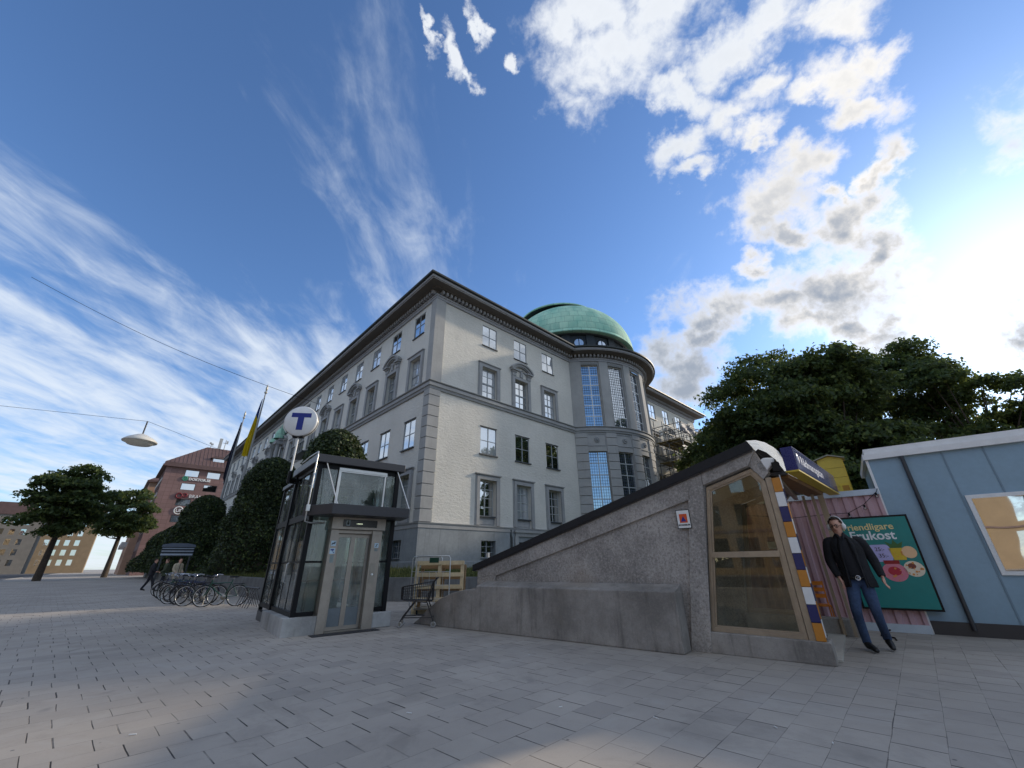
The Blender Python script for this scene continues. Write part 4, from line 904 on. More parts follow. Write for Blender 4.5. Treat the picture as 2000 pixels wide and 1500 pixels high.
# ------------------------------------------------------------------ concrete metro entrance (x along its side wall towards the street, y away from the camera)
KR = R(-38); KO = (4.28, 6.35)
K = empty('metro_entrance', (KO[0], KO[1], 0), KR, 'sloping concrete metro stair entrance with bronze framed windows and tiled corner post', 'metro entrance')
def KW(p, q, z=0.0):
    c, s = math.cos(KR), math.sin(KR); return Vector((KO[0]+c*p-s*q, KO[1]+s*p+c*q, z))
def side(mb, poly, q0, q1): return mb.prism(poly, lambda a,b,d: (a, d, b), q0, q1)
zr = lambda p: 1.165 + (p+6.56)*0.2905          # underside of the roof slab
QW = 3.25                                        # outer face of the far side wall
for q0, q1, nm in ((0.0, 0.28, 'side_wall'), (QW-0.28, QW, 'side_wall')):
    mb = MB()
    side(mb, [(-6.50, 0.0), (-1.55, 0.0), (-1.55, 0.28), (-1.17, 2.50), (-1.17, zr(-1.17)), (-6.50, zr(-6.5))], q0, q1)
    side(mb, [(-1.17, 2.50), (-0.42, 2.725), (-0.27, 2.50), (-0.17, 2.60), (-0.30, zr(-0.30)), (-1.17, zr(-1.17))], q0, q1)
    mb.build(nm, M_CONC_A, K)
# raised margin and slanting pilaster that frame the recessed field
mb = MB()
side(mb, [(-1.86, 0.0), (-1.56, 0.0), (-1.19, 2.47), (-1.19, zr(-1.19)-0.02), (-1.42, zr(-1.42)-0.02)], -0.045, -0.002)
side(mb, [(-6.50, zr(-6.5)-0.20), (-5.95, zr(-5.95)-0.26), (-5.95, zr(-5.95)-0.02), (-6.50, zr(-6.5)-0.02)], -0.045, -0.002)
side(mb, [(-6.50, 0), (-5.95, 0), (-5.95, zr(-5.95)-0.262), (-6.50, zr(-6.5)-0.202)], -0.045, -0.002)
side(mb, [(-5.949, zr(-5.95)-0.30), (-1.44, zr(-1.44)-0.36), (-1.41, zr(-1.42)-0.02), (-5.949, zr(-5.95)-0.02)], -0.045, -0.002)
side(mb, [(-1.185, 2.505), (-0.43, 2.735), (-0.30, zr(-0.30)-0.02), (-1.185, zr(-1.185)-0.02)], -0.045, -0.002)
mb.build('wall_margin', M_CONC_A, K, bevel=0.006)
mb = MB(); side(mb, [(-1.56, 0.0), (0.0, 0.0), (0.0, 0.255), (-0.02, 0.27), (-1.56, 0.285)], -0.03, 0.36)
mb.build('window_base', M_CONC, K, bevel=0.01)
mb = MB(); side(mb, [(-1.56, 0.0), (0.33, 0.0), (0.33, 0.27), (-1.56, 0.285)], QW-0.36, QW+0.03); mb.build('window_base', M_CONC, K, bevel=0.01)
mb = MB(); side(mb, [(-6.62, zr(-6.62)), (-0.29, zr(-0.29)), (-0.35, 3.13), (-6.62, 1.272)], -0.10, QW+0.1); mb.build('roof_slab', mat('black_roof_felt', (28, 27, 30), 0.8, 0.25, 3, 0.3, 30), K)
mb = MB(); side(mb, [(-6.58, zr(-6.58)-0.02), (-0.30, zr(-0.30)-0.02), (-0.30, zr(-0.30)-0.001), (-6.58, zr(-6.58)-0.001)], -0.08, QW+0.08); mb.build('roof_edge_strip', M_DGREY, K)
# white curved eaves sheet catching the sun
mb = MB(); pr = [(-0.36, 3.137), (-0.22, 3.12), (-0.10, 3.06), (0.0, 2.96), (0.05, 2.88)]
N_ = 30
for a, b in zip(pr[:-1], pr[1:]):
    for k in range(N_):
        y0, y1 = -0.1+(QW+0.2)*k/N_, -0.1+(QW+0.2)*(k+0.86)/N_; o = 0.0
        mb.add([(a[0], y0, a[1]), (b[0], y0, b[1]), (b[0], y1, b[1]), (a[0], y1, a[1])], [(0,1,2,3)])
        y2 = -0.1+(QW+0.2)*(k+1)/N_
        mb.add([(a[0], y1, a[1]-0.008), (b[0], y1, b[1]-0.008), (b[0], y2, b[1]-0.008), (a[0], y2, a[1]-0.008)], [(0,1,2,3)])
tl_ = NT('translucent_white_sheet'); tl_.set(color=(0.8, 0.8, 0.76), rough=0.5); _t = tl_.N('ShaderNodeBsdfTranslucent'); _t.inputs[0].default_value = (0.95, 0.95, 0.9, 1); _m = tl_.N('ShaderNodeMixShader'); _m.inputs[0].default_value = 0.7
tl_.t.links.new(tl_.b.outputs[0], _m.inputs[1]); tl_.t.links.new(_t.outputs[0], _m.inputs[2]); tl_.t.links.new(_m.outputs[0], tl_.out.inputs[0])
mb.build('eaves_sheet', tl_.m, K)
mb = MB(); side(mb, [(-0.34, 3.0), (-0.20, 2.74), (-0.12, 2.72), (-0.05, 2.84), (-0.15, 2.98), (-0.26, 3.06)], 0.3, QW-0.06); mb.build('eaves_beam', M_BLACK, K)
# bronze framed windows of the two side walls
WO = [(-1.53, 0.288), (-0.255, 0.272), (-0.255, 2.47), (-0.41, 2.70), (-1.165, 2.47)]
def inset(poly, d):
    n = len(poly); out = []
    for i in range(n):
        a, b, c = Vector(poly[i-1]), Vector(poly[i]), Vector(poly[(i+1) % n]); e1 = (b-a).normalized(); e2 = (c-b).normalized()
        n1 = Vector((-e1.y, e1.x)); n2 = Vector((-e2.y, e2.x)); m = (n1+n2).normalized(); out.append(tuple(b+m*(d/m.dot(n1))))
    return out
def ring(mb, o, i, q0, q1):
    n = len(o)
    for k in range(n): side(mb, [o[k], o[(k+1) % n], i[(k+1) % n], i[k]], q0, q1)
for q in (0.09, QW-0.09):
    w = MB(); i1 = inset(WO, 0.055); i2 = inset(WO, 0.085)
    ring(w, WO, i1, q-0.045, q+0.045); ring(w, i1, i2, q-0.022, q+0.022)
    zl = lambda p: 1.36; lx = -1.345
    w.box(lx+0.02, -0.32, q-0.042, q+0.042, 1.345, 1.43)
    w = w.build('window_frame', M_BRONZE, K)
    tl = [(i2[0][0], i2[0][1]), (i2[1][0], i2[1][1]), (i2[1][0], 1.344), (lx+0.07, 1.344)]; tu = [(lx+0.09, 1.431), (i2[1][0], 1.431), i2[2], i2[3], i2[4]]
    for pl in (tl, tu):
        g = MB(); side(g, pl, q-0.005, q+0.005); g.build('glass_pane', M_KGLASS, w)
    if q < 1:
        MB().box(-0.46, -0.35, q+0.012, q+0.014, 1.46, 1.56).build('notice', M_WHITE, w)
# corner post: bronze upright with a strip of square tiles
fd = Vector((0.1219, 0.9925)); fn = Vector((0.9925, -0.1219))
def FP(s, o=0.0): return fd*s + fn*o
MB().box(-0.245, -0.165, 0.02, 0.16, 0.27, 2.52).build('upright', M_BRONZE, K)
TC = [M_ORANGE, M_WHITE, M_NAVY]
NTL = 10; zt0, zt1 = 0.272, 2.50
for k in range(NTL):
    z1 = zt1 - (zt1-zt0)*k/NTL; z0 = zt1 - (zt1-zt0)*(k+1)/NTL
    MB().box(-0.16, -0.045, -0.012, 0.05, z0+0.003, z1-0.003).build('tile', TC[k % 3], K, bevel=0.004)
    MB().box(-0.043, -0.035, -0.004, 0.075, z0+0.05, z1+0.04).build('tile', TC[(k+1) % 3], K)
MB().box(-0.16, -0.05, 0.052, 0.2, 0.27, 2.5).build('upright', M_DGREY, K)
# door frames of the open front, folded towards the far side
mb = MB()
for s, o, w in ((2.98, -0.02, 0.10), (2.86, -0.30, 0.05), (2.74, -0.12, 0.05)):
    c = FP(s, o); mb.box(c.x-w/2, c.x+w/2, c.y-w/2, c.y+w/2, 0.02, 2.52)
mb.box(-0.12, -0.05, 0.3, 3.0, 2.46, 2.56); mb.build('door_frame', M_BRONZE, K)
mb = MB(); mb.box(-0.35, 0.05, 0.22, QW-0.30, 2.565, 2.62); mb.build('door_header', M_DGREY, K)
mb = MB(); side(mb, [(-3.6, zr(-3.6)-0.03), (-0.34, zr(-0.34)-0.03), (-0.34, zr(-0.34)-0.004), (-3.6, zr(-3.6)-0.004)], 0.29, QW-0.29); mb.build('ceiling', mat('white_ceiling', (214, 212, 204), 0.6, 0.05, 2, 0.03), K)  # ceiling panel added under the slab to brighten the interior
# floor, stair well and inner walls
mb = MB(); mb.box(-3.6, 0.05, 0.29, QW-0.29, 0.004, 0.03); mb.build('entrance_floor', mat('light_floor', (188, 184, 174), 0.5, 0.1, 3, 0.05), K)
mb = MB(); mb.box(-1.3, -0.2, 0.7, QW-0.7, 0.031, 0.045); mb.build('door_mat', mat('dark_door_mat', (40, 44, 52), 0.95, 0.2, 8, 0.4, 60), K)
mb = MB(); mb.box(-3.7, -3.6, 0.29, QW-0.29, 0.03, zr(-3.65)-0.03)
mb.build('inner_wall', mat('pale_inner_wall', (206, 202, 190), 0.6, 0.1, 2, 0.05), K)
mb = MB(); mb.box(-3.59, -1.9, 1.2, 1.26, 0.03, 1.0); mb.tube([(-3.5, 1.23, 1.08), (-1.9, 1.23, 1.04)], 0.025, 8); mb.build('stair_balustrade', M_STEEL, K)
# lamp housing under the eaves
mb = MB(); side(mb, [(-0.33, 2.74), (-0.20, 2.84), (-0.05, 2.82), (-0.10, 2.70), (-0.24, 2.58), (-0.30, 2.64)], 0.0, 0.16); mb.build('lamp_housing', M_WHITE, K, bevel=0.02)
mb = MB(); mb.tube([(-0.28, -0.02, 2.95), (0.02, 0.1, 2.62)], 0.008, 6); mb.box(-0.1, 0.0, -0.03, 0.12, 2.60, 2.74); mb.build('cable_bracket', M_BLACK, K)
# shelter sign on the wall
so = empty('shelter_sign', tuple(KW(-1.615, -0.05, 1.97)), KR, 'small white shelter sign with orange square and blue triangle on the concrete wall', 'sign')
o = MB().box(-0.115, 0.115, -0.006, 0.0, -0.155, 0.155).build('plate_rim', M_BLACK, so)
MB().box(-0.105, 0.105, -0.010, -0.0062, -0.145, 0.145).build('plate', M_WHITE, so)
MB().box(-0.065, 0.065, -0.0125, -0.0102, -0.06, 0.085).build('orange_square', paint('signal_orange', (214, 84, 34), 0.5), so)
mb = MB(); mb.prism([(-0.045, -0.04), (0.045, -0.04), (0, 0.05)], lambda a,b,d: (a, d, b), -0.0145, -0.0127); mb.build('blue_triangle', M_TBLUE, so)
text('SKYDDSRUM', 0.034, frame((0, -0.0125, -0.108), (1,0,0), (0,0,1)), M_BLACK, so, 'lettering', 0.001, 0.001, 'CENTER')

# station sign box over the entrance
SG = empty('station_sign', (KO[0], KO[1], 0), KR, 'navy blue box sign with white station name hung over the metro entrance', 'sign')
def fbox(mb, s0, s1, o0, o1, z0, z1):
    P = [FP(s0,o0), FP(s1,o0), FP(s1,o1), FP(s0,o1)]; return mb.prism([(p.x, p.y) for p in P], lambda a,b,z: (a, b, z), z0, z1)
fbox(MB(), 0.22, 3.9, 0.03, 0.20, 2.62, 3.0).build('sign_box', mat('navy_sign', (26, 34, 100), 0.3, 0.1, 4, 0.02), SG)
mb = MB(); fbox(mb, 0.215, 3.905, 0.02, 0.205, 2.595, 2.618); mb.build('yellow_edge', M_YELLOW, SG)
fbox(MB(), 0.25, 3.87, 0.2005, 0.204, 2.64, 2.985).build('sign_face', mat('glossy_sign_face', (66, 72, 116), 0.16, 0.1, 4, 0.02), SG)
p0 = FP(0.34, 0.2055)
M_SIGNT = paint('white_sign_letters', (225, 225, 232), 0.4)
xd = (fd.x, fd.y, 0)
mb = MB(); mb.lathe([(0.0, 0.0), (0.085, 0.0), (0.085, 0.002), (0.0, 0.002)], 28); F_ = frame((FP(0.42,0.2045).x, FP(0.42,0.2045).y, 2.82), xd, (0,0,1)); mb.v = [tuple(F_ @ Vector((p[0], p[1], p[2]))) for p in mb.v]; mb.build('roundel', M_SIGNT, SG)
text('T', 0.13, frame((FP(0.42,0.2075).x, FP(0.42,0.2075).y, 2.775), xd, (0,0,1)), M_TBLUE, SG, 'roundel_letter', 0.001, 0.003, 'CENTER')
text('R\u00e5dmansgatan', 0.21, frame((FP(0.58,0.2055).x, FP(0.58,0.2055).y, 2.75), xd, (0,0,1)), M_SIGNT, SG, 'lettering', 0.001, 0.003, 'LEFT', 1.55)
mb = MB(); fbox(mb, 0.3, 3.1, -0.25, 0.02, 2.52, 2.59); mb.build('soffit_board', mat('wood_soffit', (130, 92, 52), 0.6, 0.25, 3, 0.2, 20), SG)

# low concrete side wall that sinks into the pavement at its street end
LWs = empty('low_concrete_wall', tuple(KW(0, 0)), KR, 'low streaked concrete wall beside the metro stair, curving down into the paving', 'wall')
mb = MB(); side(mb, [(-8.25, 0.0), (-1.85, 0.0), (-1.85, 0.855), (-6.18, 0.855), (-6.20, 0.79), (-6.55, 0.77), (-6.95, 0.69), (-7.35, 0.56), (-7.75, 0.33), (-8.0, 0.14)], -0.42, -0.055)
mb.build('wall_face', M_CONC, LWs, bevel=0.018)
mb = MB(); mb.prism([(-0.414, 0.850), (-0.055, 0.853), (-0.055, 0.945)], lambda a,b,d: (d, a, b), -6.185, -1.856); mb.build('sloped_ledge', M_CONC, LWs)
mb = MB(); side(mb, [(-8.2, 0.02), (-6.55, 0.02), (-6.55, 0.80), (-6.95, 0.70), (-7.35, 0.54), (-7.75, 0.31), (-8.0, 0.12)], -0.053, 2.2); mb.build('wall_bank', M_CONC, LWs)

# ------------------------------------------------------------------ pink corrugated container, its poster, lamps, and the huts behind
M_PINK = mat('dusty_pink_sheet', (196, 160, 164), 0.55, 0.06, 1.5, 0.05, 30)
PC = empty('container', tuple(KW(0, 0)), KR, 'pink corrugated container cafe with pale top rail beside the metro entrance', 'container')
QC = 4.0; PX0, PX1 = -5.0, 1.33
mb = MB(); pts = []; x = PX0; per = 0.19
while x < PX1-0.01:
    for dx_, y in ((0.0, 0.0), (0.07, 0.0), (0.095, 0.035), (0.165, 0.035)):
        if x+dx_ < PX1: pts.append((x+dx_, QC+y))
    x += per
pts.append((PX1, QC))
mb.add([(a, b, 0.12) for a, b in pts]+[(a, b, 2.55) for a, b in pts], [(i, i+1, len(pts)+i+1, len(pts)+i) for i in range(len(pts)-1)])
mb.quad((PX1, QC, 0.12), (PX1, QC+2.4, 0.12), (PX1, QC+2.4, 2.55), (PX1, QC, 2.55)); mb.quad((PX0, QC, 0.12), (PX0, QC+2.4, 0.12), (PX0, QC+2.4, 2.55), (PX0, QC, 2.55))
mb.build('corrugated_wall', M_PINK, PC)
mb = MB(); mb.box(PX0-0.02, PX1+0.01, QC-0.03, QC+0.1, 2.552, 2.67); mb.box(PX0-0.02, PX1+0.01, QC-0.02, QC+0.1, 0.0, 0.14); mb.build('top_rail', paint('pale_blue_rail', (196, 206, 214), 0.5), PC)
MB().box(PX0, PX1, QC+0.1, QC+2.4, 2.54, 2.62).build('roof', M_DGREY, PC)
# poster
PO = empty('poster_board', tuple(KW(1.02, QC-0.10, 1.25)), KR, 'teal breakfast poster in a black frame on the pink container', 'poster')
pw, ph = 0.56, 0.83
MB().box(-pw-0.035, pw+0.035, 0.0, 0.07, -ph-0.035, ph+0.035).build('frame', M_BLACK, PO)
MB().box(-pw, pw, -0.004, -0.0005, -ph, ph).build('print', paint('teal_print', (18, 128, 124), 0.4), PO)
ux, uz = (1,0,0), (0,0,1)
text('Friendligare', 0.175, frame((-0.50, -0.0065, 0.60), ux, uz), paint('cream_ink', (236, 214, 150), 0.5), PO, 'lettering', 0.001, 0.003)
text('Frukost', 0.235, frame((-0.42, -0.0065, 0.41), ux, uz), paint('white_ink', (236, 236, 236), 0.5), PO, 'lettering', 0.001, 0.005)
def flat(nm, pts, d, m): mb = MB(); mb.prism(pts, lambda a,b,y: (a, y, b), -0.0045-d, -0.0062-d); return mb.build(nm, m, PO)
def circ(cx, cz, rx, rz, n=22): return [(cx+rx*math.cos(2*math.pi*i/n), cz+rz*math.sin(2*math.pi*i/n)) for i in range(n)]
def rrect(cx, cz, w, h, r): return [(cx+sx*(w-r)+r*math.cos(a0+k*math.pi/10), cz+sz*(h-r)+r*math.sin(a0+k*math.pi/10)) for sx, sz, a0 in ((1,1,0),(-1,1,math.pi/2),(-1,-1,math.pi),(1,-1,1.5*math.pi)) for k in range(6)]
flat('price_bubble', rrect(-0.02, 0.15, 0.17, 0.16, 0.07), 0.0, paint('lilac_ink', (190, 182, 228), 0.5))
flat('juice_glass', [(0.16, 0.02), (0.34, 0.02), (0.40, 0.24), (0.12, 0.24)], 0.0, paint('juice_yellow', (220, 184, 50), 0.5)); flat('pineapple_leaves', [(0.16, 0.242), (0.10, 0.37), (0.2, 0.31), (0.24, 0.40), (0.29, 0.31), (0.38, 0.36), (0.33, 0.242)], 0.0, paint('leaf_ink', (60, 104, 50), 0.5))
flat('apple_slice', circ(0.42, 0.16, 0.11, 0.11), 0.002, paint('peach_ink', (240, 196, 150), 0.5)); flat('pink_bowl', circ(0.10, -0.20, 0.19, 0.17), 0.0, paint('pink_ink', (220, 130, 146), 0.5)); flat('bowl_ring', circ(0.10, -0.18, 0.10, 0.08), 0.002, paint('red_ink', (186, 44, 60), 0.5))
flat('red_box', [(-0.02, -0.05), (0.22, -0.05), (0.22, 0.015), (-0.02, 0.015)], 0.002, paint('dark_red_ink', (150, 28, 30), 0.5)); flat('porridge_plate', circ(0.40, -0.14, 0.15, 0.14), 0.0, paint('plate_ink', (236, 220, 196), 0.5)); flat('berries', circ(0.38, -0.09, 0.06, 0.05), 0.002, paint('berry_ink', (120, 60, 50), 0.5))
rp = random.Random(9); mb = MB()
for _ in range(26):
    a, q = rp.uniform(0, 6.28), rp.random()**.5; cx, cz, rr_ = rp.choice(((0.40, -0.14, 0.12), (0.10, -0.20, 0.15), (0.26, 0.14, 0.07))); x_, z_ = cx+rr_*q*math.cos(a), cz+rr_*q*math.sin(a); k_ = rp.uniform(0.008, 0.02)
    mb.prism([(x_+k_*math.cos(t), z_+k_*math.sin(t)) for t in [i*math.pi/4 for i in range(8)]], lambda a,b,y: (a, y, b), -0.0085, -0.0098)
mb.build('fruit_pieces', paint('fruit_ink', (226, 150, 70), 0.5), PO)
text('25:-', 0.10, frame((-0.09, -0.0085, 0.19), ux, uz), M_BLACK, PO, 'price', 0.0008); text('35:-', 0.10, frame((-0.06, -0.0085, 0.07), ux, uz), M_BLACK, PO, 'price', 0.0008)
# string lights
SL = empty('string_lights', tuple(KW(0, 0)), KR, 'string of small clear bulbs slung across the pink container', 'string lights')
sp = [(-1.2, 2.30), (-0.3, 2.18), (0.38, 2.21), (0.72, 2.21), (1.02, 2.36), (1.30, 2.60), (1.33, 2.66)]
MB().tube([(a, QC-0.06, b) for a, b in sp], 0.006, 5).build('cable', M_BLACK, SL)
gb = glass_mat('bulb_glass', (0.9, 0.88, 0.82), 1.5, 0.1, 0.05)
for a, b in ((0.72, 2.21), (1.02, 2.36), (1.28, 2.585), (0.38, 2.21)):
    s = MB().tube([(a, QC-0.06, b-0.005), (a, QC-0.06, b-0.055)], 0.019, 8).build('lamp_holder', M_BLACK, SL); MB().ball((a, QC-0.06, b-0.085), 0.03, 6).build('bulb', gb, s)
# yellow hut on the container roof
HU = empty('yellow_hut', tuple(KW(0.70, 4.78, 2.63)), KR, 'narrow yellow boarded hut with a small gable roof standing on the container', 'hut', None, 0.8)
mb = MB(); 
for k in range(4): z0, z1 = 0.275*k, 0.275*(k+1)-0.008; w0, w1 = 0.30, 0.30; mb.box(-0.30, 0.30, -0.25, 0.25, z0, z1)
mb.build('boarded_wall', mat('yellow_boards', (206, 180, 72), 0.6, 0.1, 3, 0.15, 20), HU)
mb = MB(); mb.prism([(-0.30, 1.095), (0.30, 1.095), (0.0, 1.19)], lambda a,b,y: (a, y, b), -0.25, 0.25); mb.build('gable', mat('yellow_boards_gable', (206, 180, 72), 0.6, 0.1, 3, 0.15, 20), HU)
mb = MB(); mb.prism([(-0.38, 1.08), (0.0, 1.20), (0.38, 1.08), (0.38, 1.105), (0.0, 1.23), (-0.38, 1.105)], lambda a,b,y: (a, y, b), -0.32, 0.32); mb.build('roof', mat('weathered_roof', (150, 146, 132), 0.7, 0.2, 4, 0.2), HU)
mb = MB(); mb.box(0.06, 0.30, -0.262, -0.252, 0.03, 0.36); mb.build('hatch', M_YELLOW, HU); mb = MB(); mb.box(0.10, 0.26, -0.27, -0.263, 0.16, 0.30); mb.build('hatch_opening', paint('amber_board', (176, 128, 40), 0.6), HU)
mb = MB(); mb.box(0.305, 0.32, -0.24, -0.2, 0, 1.08); mb.box(0.305, 0.32, 0.2, 0.24, 0, 1.08); mb.build('corner_board', M_YELLOW, HU)
# pale blue kiosk past the container's end
BK = empty('blue_kiosk', tuple(KW(1.36, 4.05)), KR, 'pale blue boxy kiosk with white cornice past the end of the pink container', 'kiosk')
MB().box(0.0, 3.4, 0.0, 2.6, 0.0, 3.28).build('panel_wall', mat('pale_blue_panel', (138, 164, 180), 0.45, 0.08, 1.5, 0.05, 20), BK)
mb = MB(); mb.box(-0.07, 3.47, -0.07, 2.67, 3.282, 3.40); mb.box(-0.02, 3.42, -0.02, 2.62, 3.402, 3.52); mb.box(-0.045, 0.0, -0.012, 0.05, 0.0, 3.28); mb.build('cornice', M_WHITE, BK)
mb = MB(); mb.box(0.0, 3.4, -0.02, -0.001, 0.0, 0.22); mb.tube([(0.55, -0.05, 3.28), (0.55, -0.05, 0.1)], 0.035, 8); mb.build('base_board', M_DGREY, BK)
mb = MB()
for k in range(1, 6): mb.box(0.58*k-0.012, 0.58*k+0.012, -0.010, -0.001, 0.22, 3.28)
mb.build('cover_strip', mat('grey_cover_strip', (116, 138, 152), 0.5, 0.1, 3, 0.02), BK)
for x in (1.2, 2.36): 
    w = MB().box(x, x+0.9, -0.03, -0.002, 1.0, 2.4).build('window', M_WHITE, BK); MB().box(x+0.07, x+0.83, -0.034, -0.031, 1.07, 2.33).build('pane', M_PANE, w)
# orange slatted chair in front of the container
CH = empty('garden_chair', tuple(KW(-0.28, 3.62)), KR+R(8), 'orange slatted garden chair standing against the pink container', 'chair')
M_ORW = paint('orange_lacquer', (214, 124, 30), 0.45)
mb = MB()
for k in range(5): mb.box(-0.2, 0.2, -0.22+0.09*k, -0.15+0.09*k, 0.43, 0.455)
mb.build('seat', M_ORW, CH); mb = MB()
for z in (0.56, 0.68, 0.80): mb.box(-0.2, 0.2, 0.2, 0.222, z, z+0.075)
mb.build('backrest', M_ORW, CH)
for sx in (-1, 1):
    for y0, y1, zt in ((-0.2, 0.2, 0.43), (0.2, 0.21, 0.88)):
        MB().tube([(sx*0.19, y0 if zt < 0.5 else y0+0.03, 0.0), (sx*0.19, y0 if zt < 0.5 else y1, zt)], 0.013, 6).build('leg', M_ORW, CH)

# ------------------------------------------------------------------ shopping trolley, pallets and roll cages by the low wall
CT = empty('shopping_trolley', (-2.24, 10.60, 0), R(186), 'empty wire shopping trolley parked at the foot of the low wall', 'shopping trolley')
M_WIRE = paint('dark_trolley_wire', (58, 56, 56), 0.4, 0.5)
mb = MB()      # basket, wide end high at the handle
def lerp(a, b, t): return a+(b-a)*t
def bk(t, s, h): # t along length, s across, h height fraction
    w = lerp(0.27, 0.20, t); z0 = lerp(0.52, 0.56, t); z1 = lerp(0.93, 0.82, t); return (lerp(-0.30, 0.42, t), s*lerp(w*0.8, w, h), lerp(z0, z1, h))
for h in (0, .2, .4, .6, .8, 1.0): mb.tube([bk(0,-1,h), bk(1,-1,h), bk(1,1,h), bk(0,1,h)], 0.0045 if h < 1 else 0.008, 5, caps=False)
for k in range(17): t = k/16; mb.tube([bk(t,-1,0), bk(t,-1,1)], 0.0035, 4, caps=False); mb.tube([bk(t,1,0), bk(t,1,1)], 0.0035, 4, caps=False); mb.tube([bk(t,-1,0), bk(t,1,0)], 0.0035, 4, caps=False)
for k in range(9): s = -1+k/4; mb.tube([bk(1,s,0), bk(1,s,1)], 0.0035, 4, caps=False); mb.tube([bk(0,s,0), bk(0,s,1)], 0.0035, 4, caps=False); mb.tube([bk(0,s,0), bk(1,s,0)], 0.0035, 4, caps=False)
mb.build('basket', M_WIRE, CT)
mb = MB()
for s in (-1, 1):
    mb.tube([(-0.38, s*0.25, 1.0), (-0.30, s*0.25, 0.92), (-0.18, s*0.23, 0.52), (-0.34, s*0.27, 0.16), (-0.36, s*0.27, 0.11)], 0.013, 8)
    mb.tube([(-0.20, s*0.23, 0.50), (0.36, s*0.17, 0.55)], 0.011, 8); mb.tube([(0.10, s*0.20, 0.52), (0.34, s*0.19, 0.22), (0.40, s*0.19, 0.11)], 0.013, 8); mb.tube([(-0.33, s*0.27, 0.2), (0.35, s*0.19, 0.2)], 0.011, 8)
mb.tube([(-0.33, -0.27, 0.2), (-0.33, 0.27, 0.2)], 0.011, 8); mb.build('chassis', M_WIRE, CT)
MB().tube([(-0.38, -0.27, 1.0), (-0.38, 0.27, 1.0)], 0.018, 10).build('handle', M_BLACK, CT)
mb = MB(); mb.quad((-0.28, -0.2, 0.86), (-0.16, -0.2, 0.60), (-0.16, 0.2, 0.60), (-0.28, 0.2, 0.86)); mb.build('child_seat', mat('grey_plastic', (88, 86, 86), 0.5, 0.1, 4, 0.05), CT)
for x, y in ((-0.36, 0.27), (-0.36, -0.27), (0.40, 0.19), (0.40, -0.19)):
    w = MB().torus((0, 0, 0), 0.045, 0.017, 'y', 20, 6).build('castor', mat('grey_castor', (160, 158, 155), 0.6, 0.1, 4, 0), CT); w.location = (x, y, 0.062)
    f = MB(); f.box(-0.014, 0.014, -0.026, -0.02, -0.02, 0.06); f.box(-0.014, 0.014, 0.02, 0.026, -0.02, 0.06); f.ball((0,0,0), 0.02, 5); f.build('fork', M_STEEL, w)

M_WOOD = mat('raw_pallet_wood', (214, 190, 150), 0.8, 0.18, 2.5, 0.3, 24, kind='Object'); M_WOODD = mat('old_pallet_wood', (150, 122, 88), 0.85, 0.25, 2.5, 0.3, 24, kind='Object')
def pallet(name, loc, rz, tilt, w, h, m, label):
    P = empty(name, loc, rz, label, 'pallet', 'wooden pallets on edge by the low wall'); P.rotation_euler = (tilt, 0, rz)
    n = 5; bh = 0.11
    for k in range(n):
        z = (h-bh)*k/(n-1); MB().box(-w/2, w/2, -0.022, 0.0, z, z+bh).build('deck_board', m, P)
    for x in (-w/2, -0.045, w/2-0.09): MB().box(x, x+0.09, 0.001, 0.10, 0.0, h).build('stringer', m, P)
    for k in (0, 2, 4):
        z = (h-bh)*k/(n-1); MB().box(-w/2, w/2, 0.101, 0.122, z, z+bh-0.02).build('base_board', m, P)
pallet('wooden_pallet', (-2.26, 13.0, 0.0), R(-3), R(-6), 1.46, 1.40, M_WOOD, 'pale new wooden pallet on edge, foremost of the two by the low wall')
pallet('wooden_pallet', (-2.20, 13.22, 0.0), R(-5), R(-9), 1.40, 1.30, M_WOODD, 'darker wooden pallet on edge, leaning behind the pale one')
def roll_cage(loc, rz, label, sign):
    C_ = empty('roll_cage', loc, rz, label, 'roll cage', 'roll cages behind the pallets')
    mb = MB(); mb.tube([(-0.5, 0, 0.15), (-0.5, 0, 1.46), (-0.46, 0, 1.52), (0.46, 0, 1.52), (0.5, 0, 1.46), (0.5, 0, 0.15)], 0.016, 8)
    for z in (0.4, 0.75, 1.1): mb.tube([(-0.5, 0, z), (0.5, 0, z)], 0.007, 6)
    for k in range(1, 5): mb.tube([(-0.5+0.2*k, 0, 0.2), (-0.5+0.2*k, 0, 1.1)], 0.005, 6)
    mb.build('side_frame', M_ALU, C_); MB().box(-0.5, 0.5, 0.02, 0.6, 0.13, 0.16).build('base', M_STEEL, C_)
    for x in (-0.42, 0.42):
        for y in (0.08, 0.52): MB().torus((x, y, 0.06), 0.04, 0.018, 'x', 16, 6).build('castor', M_RUBBER, C_)
    if sign: MB().box(-0.12, 0.16, -0.022, -0.017, 1.34, 1.48).build('name_plate', paint('green_plate', (18, 66, 46), 0.5), C_)
roll_cage((-2.38, 12.78, 0), R(-4), 'galvanised roll cage with a green plate standing before the pallets', True)
roll_cage((-2.72, 13.55, 0), R(-14), 'galvanised roll cage without a plate, half hidden behind the pallets', False)
